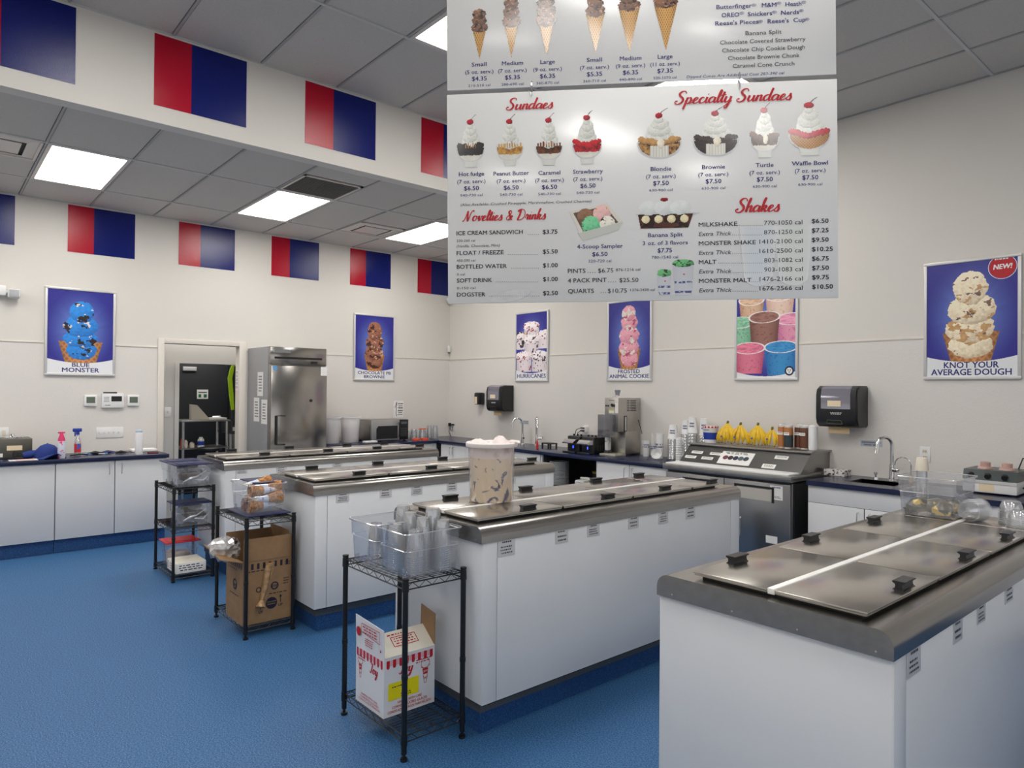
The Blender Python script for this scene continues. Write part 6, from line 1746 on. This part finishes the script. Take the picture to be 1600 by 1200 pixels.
# cups and straws right of the shake machine
def printed_cup(name, lb, loc, r, h, n=1, inv=False, group=None, ink=INKB):
    t = thing(name, lb, 'cups', loc, 0, group)
    bm = BM(); lathe(bm, [(0, 0), (r * .74, 0), (r * .76, .003), (r * .96, h - .006), (r, h - .004), (r, h), (r * .9, h)], 24); obj('cup_body', bm, WHITE, t)
    for k in range(1, n):
        z = h + .012 * (k - 1)
        bm = BM(); lathe(bm, [(r * .94, z), (r, z + .008), (r, z + .012), (r * .9, z + .012)], 24); obj('nested_rim', bm, WHITE, t)
    bm = BM()
    q = random.Random(int(loc[0] * 1000))
    for i in range(-6, 7):
        a = -PI / 2 + .45 + i * .17
        for j in range(2):
            if q.random() < .75:
                rr_ = r * (.76 + .20 * (.62 + j * .14)) + .0012
                a2 = a + .11
                z = h * (.56 + .13 * j)
                bm.faces.new([bm.verts.new((rr_ * math.cos(b), rr_ * math.sin(b), zz)) for b, zz in ((a, z), (a2, z), (a2, z + h * .08), (a, z + h * .08))])
    obj('printed_band', bm, ink, t, smooth=False)
    return t
pc = 'white printed cups on the back counter'
printed_cup('paper_cup', 'white printed cup nearest the shake machine', (-4.605, 5.87, ZC), .045, .17, group=pc)
t = printed_cup('straw_cup', 'white cup holding a bundle of white straws', (-4.465, 5.83, ZC), .042, .16, group=pc)
for k in range(8):
    bm = BM(); a = k * .8; cyl(bm, (.015 * math.cos(a), .015 * math.sin(a), .02), (.03 * math.cos(a), .03 * math.sin(a), .24 + .01 * (k % 3)), .003, n=6); obj('straw', bm, WHITE, t)
printed_cup('paper_cup', 'white printed cup between straw cup and tipped bowl', (-4.375, 5.80, ZC), .044, .20, 6, group=pc)
t = thing('tipped_bowl', 'white bowl tipped on its side at the counter edge', 'bowl', (-4.32, 5.69, ZC + .045)); bm = BM(); lathe(bm, [(0, 0), (.03, 0), (.055, .05), (.052, .05), (.028, .004)], 20); obj('bowl_body', bm, WHITE, t); t.rotation_euler = (1.2, .0, .4)
st = 'clear sleeves of cups left of the prep table'
for k, (x, y, r, hc, hw, lb) in enumerate(((-4.195, 5.86, .058, .21, .14, 'leftmost clear cup sleeve with white cups on top'), (-4.085, 5.92, .05, .26, .14, 'second clear cup sleeve, set against the wall'), (-3.975, 5.88, .052, .28, .16, 'tallest cup sleeve with printed cup on top'), (-4.045, 5.76, .038, .23, .0, 'narrow white cup sleeve standing in front'), (-3.86, 5.91, .05, .26, .17, 'ribbed cup column beside the blue pail'))):
    t = thing('cup_sleeve', lb, 'cups', (x - .06, y, ZC), 0, st)
    if hw > 0:
        for q in range(9):
            bm = BM(); z = q * hc / 9; lathe(bm, [(r, z), (r, z + .004), (r * .9, z + .010), (r * .86, z + hc / 9 + .004)], 20); obj('clear_cup', bm, CLEARC, t)
        bm = BM(); lathe(bm, [(r * .98, hc), (r * .98, hc + .006), (r * .9, hc + .012), (r * .66, hc + hw), (0, hc + hw + .002)], 22); obj('top_cup', bm, WHITE, t)
        bm = BM()
        for i in range(6):
            a = -PI / 2 - .1 + i * .19
            zr = lambda zz: r * (.9 - .24 * (zz - .012) / max(.01, hw - .012)) + .0015
            for j in range(2):
                z0, z1 = hw * (.38 + .17 * j), hw * (.48 + .17 * j)
                bm.faces.new([bm.verts.new((zr(zz) * math.cos(b), zr(zz) * math.sin(b), hc + zz)) for b, zz in ((a, z0), (a + .13, z0), (a + .13, z1), (a, z1))])
        obj('printed_band', bm, INKB, t, smooth=False)
    else:
        for q in range(10):
            bm = BM(); z = q * hc / 10; lathe(bm, [(0, z), (r, z), (r, z + .005), (r * .88, z + .010), (r * .86, z + hc / 10 + .006)], 20); obj('white_cup', bm, WHITE, t)

# niche contents
t = thing('lid_stack', 'tall stack of white foam bowls on the niche shelf', 'bowls', (-5.575, 5.53, .519))
for k in range(18):
    bm = BM(); lathe(bm, [(0, .0 + .0145 * k), (.06, .0145 * k), (.108, .0145 * k + .018), (.113, .0145 * k + .018), (.113, .0145 * k + .022), (.09, .0145 * k + .020)], 22); obj('foam_bowl', bm, WHITE, t)
t = thing('niche_carton', 'small white and orange carton in the dark niche', 'box', (-5.22, 5.42, .519)); bxo('carton_body', (0, 0, 0), (.13, .16, .10), PAPER, t, bev=.002)
P = Print((0, 0, 0), (1, 0, 0), (0, 0, 1), t); P.disc(.05, .035, .022, ORANGE); P.scribble(.02, .085, .1, .03, INKB, 2, 4); P.disc(.105, .04, .014, ORANGE); P.done('print')
t = thing('dark_carton', 'dark carton right of the orange printed one', 'box', (-5.07, 5.42, .519)); bxo('carton_body', (0, 0, 0), (.14, .15, .075), DKGREY, t, bev=.002)
t = thing('bag_roll', 'clear plastic bag roll lying on the niche cartons', 'bag', (-5.12, 5.50, .637)); bm = BM(); tube(bm, [(-.09, 0, 0), (.0, .01, 0), (.16, 0, -.01)], [.012, .016, .012], 8); obj('roll_body', bm, WHITE, t)
t = thing('black_jar', 'black jar with yellow lid at the back of the niche', 'jar', (-5.20, 5.75, .519)); bm = BM(); lathe(bm, [(0, 0), (.05, 0), (.05, .15), (0, .15)], 20); obj('jar_body', bm, BLACK, t); bm = BM(); lathe(bm, [(.052, .15), (.052, .17), (0, .171)], 20); obj('jar_lid', bm, mat('jar_yellow', rgb(190, 160, 30), .4), t)

# ================================================================ SANDWICH PREP TABLE
t = thing('prep_table', 'stainless refrigerated prep table with sloped lid and bananas on its shelf', 'prep table', (-3.93, 5.25, 0))
W_ = 1.25
bxo('table_body', (.01, .07, .14), (W_ - .02, .74, .86), STEELD, t, bev=.003)
bxo('side_cladding', (W_ - .02, .075, .14), (W_ - .006, .74, .86), BLACK, t)
bxo('shadow_gap', (.02, .06, .852), (W_ - .03, .74, .874), BLACK, t)
bxo('work_surface', (0, .0, .874), (W_, .745, .925), STEELD, t, bev=.006)
bxo('cutting_board', (.03, .012, .925), (W_ - .03, .205, .938), mat('cutting_board_white', rgb(240, 240, 238), .45), t, bev=.002)
HOOD = mat('hood_steel', (.30, .295, .285), .3, 1.0, bump=(200, .03))
bm = BM(); prism(bm, [(.215, .925), (.40, 1.085), (.745, 1.085), (.745, .925)], 'x', .03, W_ - .03); hood = obj('sloped_lid', bm, HOOD, t)
bxo('top_shelf', (.02, .38, 1.085), (W_ - .01, .745, 1.10), STEELD, t, bev=.003)
D1 = []
for k, (a, b) in enumerate(((.015, .625), (.63, W_ - .025))):
    dr = bxo('door', (a, .035, .16), (b, .07, .85), STEELF if False else mat('prep_door_%d' % k, (.36, .36, .365), .3, .9), t, bev=.004)
    bm = BM(); box(bm, (a + .10 if k else b - .42, .028, .80), (a + .46 if k else b - .08, .0355, .818)); box(bm, (a + .10 if k else b - .42, .028, .69), (a + .118 if k else b - .402, .0355, .80)); box(bm, (a + .442 if k else b - .098, .028, .69), (a + .46 if k else b - .08, .0355, .80)); obj('handle_recess', bm, BLACK, dr, smooth=False)
    bm = BM(); quadslab(bm, [(a + .122 if k else b - .40, .034, .70), (a + .438 if k else b - .10, .034, .70), (a + .438 if k else b - .10, .026, .795), (a + .122 if k else b - .40, .026, .795)], .002); obj('handle_plate', bm, mat('handle_plate_%d' % k, (.66, .61, .53), .45, .25), dr, smooth=False)
bxo('paper_label', (1.055, .033, .72), (1.165, .0345, .835), PAPER, t)
P = Print((1.055, .033, .72), (1, 0, 0), (0, 0, 1), t); P.scribble(.02, .108, .07, .02, INKB, 1, 3); P.scribble(.015, .03, .08, .02, INKK, 2, 4); P.done('print')
bxo('paper_label', (1.02, .033, .36), (1.12, .0345, .42), PAPER, t)
bm = BM()
for x in (.06, W_ - .08):
    for y in (.12, .66): cyl(bm, (x, y, 0), (x, y, .14), .025)
obj('leg', bm, BLACK, t)
# papers on the sloped lid
sv = Vector((0, .185, .16)).normalized()
def slope_paper(x, s, w, h, big=False):
    o = Vector((x, .215, .925)) + sv * s
    n = Vector((1, 0, 0)).cross(sv)
    bm = BM(); quadslab(bm, [o + n * .001, o + n * .001 + Vector((w, 0, 0)), o + n * .001 + Vector((w, 0, 0)) + sv * h, o + n * .001 + sv * h], .0008); p = obj('paper_label', bm, PAPER, t, smooth=False)
    P = Print(o + n * .001, (1, 0, 0), sv, p, .0022)
    if big:
        for k in range(5): P.disc(w * (.18 + .16 * k), h * .5, h * .17, (mat('photo_%d' % k, rgb(*((110, 60, 70), (60, 40, 50), (40, 44, 70), (90, 100, 110), (60, 70, 80))[k]), .6)), 12, .0001 * k)
        P.scribble(w * .1, h * .95, w * .8, h * .18, INKK, 2, 1)
    else: P.scribble(w * .1, h * .8, w * .8, h * .5, LCD, 2, int(x * 99))
    P.done('print')
for x, s in ((.10, .13), (.30, .13), (.06, .065), (.24, .065)): slope_paper(x, s, .12, .034)
slope_paper(.42, .035, .32, .155, True); slope_paper(.93, .15, .12, .04); slope_paper(.86, .03, .12, .05)
# pail, bananas, sauce bottles on the shelf
ZS = 1.1005
t = thing('blue_pail', 'small white pail with blue band and red dotted rim', 'pail', (-3.80, 5.84, ZS)); bm = BM(); lathe(bm, [(0, 0), (.060, 0), (.062, .01), (.072, .14), (.075, .145), (.075, .16), (0, .158)], 28); obj('pail_body', bm, WHITE, t)
bm = BM(); lathe(bm, [(.0635, .03), (.0705, .10)], 28); obj('blue_band', bm, BLUEP, t)
bm = BM()
for i in range(14):
    a = 2 * PI * i / 14
    bm.faces.new([bm.verts.new((.0765 * math.cos(b), .0765 * math.sin(b), z)) for b, z in ((a, .144), (a + .24, .144), (a + .24, .161), (a, .161))])
obj('red_dot', bm, REDP, t, smooth=False)
P = Print((-.05, -.0735, .107), (1, 0, 0), (0, 0, 1), t, .001); P.text('Novelty', .05, .004, .022, INKB, bold=.02, width=.075) if False else None; P.scribble(.02, .025, .06, .018, INKB, 1, 3); P.done('print')
def bananas(x, y, n, s, lb, seed):
    t = thing('banana_bunch', lb, 'bananas', (x, y, ZS), 0, 'banana bunches on the prep table shelf')
    q = random.Random(seed)
    top = Vector((0, .02, .185 * s))
    for k in range(n):
        a = -PI / 2 + (k - (n - 1) / 2) * (2.9 / n) + q.uniform(-.08, .08)
        if k % 2: a += .0
        d = Vector((math.cos(a), math.sin(a) * .55, 0))
        L = s * (1.0 + q.uniform(-.06, .06))
        pts, rad = [], []
        for i in range(9):
            u = i / 8
            out = .066 * L * math.sin(u * PI * (.62 + .1 * (k % 2))) + .006
            z = top.z - .168 * L * u ** .9
            pts.append(top + d * out * 1.25 + Vector((0, 0, z - top.z)))
            rad.append([.006, .009, .015, .019, .0205, .020, .017, .011, .004][i] * s)
        mz = min(p.z - r_ for p, r_ in zip(pts, rad))
        for p in pts: p.z += max(0, .002 - mz)
        bm = BM(); tube(bm, pts, rad, 8); bo = obj('banana', bm, YEL_BAN, t)
        bm = BM(); tube(bm, [pts[-1], pts[-1] + (pts[-1] - pts[-2]) * .35], [.006 * s, .004 * s], 6); obj('banana_tip', bm, BLACK, bo)
    bm = BM(); tube(bm, [top + Vector((0, 0, -.02)), top + Vector((0, 0, .012)), top + Vector((.004, 0, .026))], [.012, .012, .009], 8); obj('stem_crown', bm, GREENST, t)
    bm = BM(); lathe(bm, [(0, 0), (.010, 0), (.010, .001), (0, .001)], 10); o = obj('fruit_sticker', bm, BLUEP, t); o.location = (.0, -.085 * s, .075); o.rotation_euler = (1.3, 0, 0)
bananas(-3.60, 5.80, 7, 1.05, 'leftmost banana bunch beside the blue pail', 1)
bananas(-3.465, 5.80, 5, 1.0, 'second banana bunch from the pail', 2)
bananas(-3.30, 5.82, 7, 1.02, 'large third banana bunch, widest of them', 3)
bananas(-3.16, 5.82, 5, .85, 'small banana bunch touching the sauce bottles', 4)
def sauce(x, y, m_, lb, lower=None, white=False):
    t = thing('sauce_bottle', lb, 'bottle', (x, y, ZS), 0, 'sauce bottles on the prep table shelf')
    h = .215
    bm = BM(); lathe(bm, [(0, .012), (.037, .012), (.038, .02), (.038, h - .03), (.034, h - .02)], 22); obj('bottle_body', bm, m_, t)
    if lower:
        bm = BM(); lathe(bm, [(.0385, .016), (.0386, .12)], 22); obj('dark_fill', bm, lower, t)
    bm = BM(); lathe(bm, [(.030, 0), (.034, 0), (.036, .012), (0, .0121)], 22); lathe(bm, [(.037, h - .03), (.037, h - .012), (.02, h), (0, h + .001)], 22); obj('bottle_cap', bm, WHITE if white else FROST, t)
    if not white:
        P = Print((-.020, -.0385, .12), (1, 0, 0), (0, 0, 1), t, .001); P.rect(-.005, 0, .045, .024, PAPER); P.scribble(0, .02, .04, .014, INKK, 1, 5); P.done('bottle_label')
sauce(-3.065, 5.84, CARAMEL, 'caramel brown sauce bottle next to the bananas'); sauce(-2.985, 5.80, CARAMEL, 'sauce bottle with dark lower half', TEALDK); sauce(-2.935, 5.89, CHOCO, 'brown sauce bottle third from the bananas'); sauce(-2.865, 5.85, CHOCO, 'rightmost brown sauce bottle'); sauce(-2.785, 5.84, WHITE, 'white sauce bottle at the right end of the shelf', None, True)

# ================================================================ RIGHT COUNTER ITEMS
t = thing('patterned_box', 'flat box with black and white pattern beside the prep table', 'box', (-2.672, 5.80, ZC)); bxo('box_body', (0, 0, 0), (.17, .13, .05), mat('dotted_box', rgb(226, 220, 214), .6, noise=(40, rgb(60, 50, 60), .52, .58)), t, bev=.002)
t = thing('spindle_mixer', 'white and dark two-head drink mixer at the right photo edge', 'mixer', (-1.60, 5.62, ZC))
bxo('mixer_base', (0, 0, .010), (.32, .32, .095), WHITE, t, bev=.006)
bm = BM(); prism(bm, [(-.005, .095), (.03, .165), (.32, .165), (.32, .095)], 'x', .0, .32); obj('control_panel', bm, mat('panel_dark_green', rgb(40, 54, 54), .3), t)
for k in range(3):
    bm = BM(); cyl(bm, (.05 + .10 * k, .012, .13), (.05 + .10 * k, -.010, .122), .020, .017, 16); obj('knob', bm, BLACK, t)
for x in (.10, .23):
    bm = BM(); lathe(bm, [(.05, 0), (.045, .012), (.032, .016), (.032, .045), (.022, .05), (0, .05)], 20, (x, .15, .165)); obj('jar_socket', bm, mat('jar_socket_pink', rgb(196, 160, 150), .35), t)
bxo('grey_band', (-.001, -.006, .075), (.321, .0, .096), ALU, t)
bxo('cream_note', (.10, -.0015, .02), (.19, -.0003, .07), NOTE, t)
bm = BM(); tube(bm, [(.32, .22, .12), (.37, .2, .15), (.37, .12, .09), (.33, .1, .05)], .005); tube(bm, [(.26, .30, .16), (.28, .33, .24), (.40, .36, .25), (.6, .37, .22)], .005); obj('power_cord', bm, BLACK, t)
bm = BM()
for p in ((.03, .03), (.29, .03), (.03, .29), (.29, .29)): cyl(bm, (p[0], p[1], 0), (p[0], p[1], .011), .014)
obj('foot', bm, BLACK, t)
# lined bin between middle cabinet and prep table
t = thing('waste_bin', 'grey waste bin with clear liner between cabinet and prep table', 'bin', (-3.08, 4.90, 0)); bm = BM(); lathe(bm, [(0, .003), (.11, .003), (.14, .58), (.145, .60), (.14, .60), (.13, .57)], 24); obj('bin_body', bm, mat('bin_grey', rgb(120, 124, 128), .5), t)
bm = BM(); lathe(bm, [(.149, .46), (.152, .60), (.135, .607), (.12, .55)], 24)
for v in bm.verts: v.co += Vector((rr.uniform(-.004, .004), rr.uniform(-.004, .004), rr.uniform(-.012, .004)))
obj('bin_liner', bm, CLEARB, t)
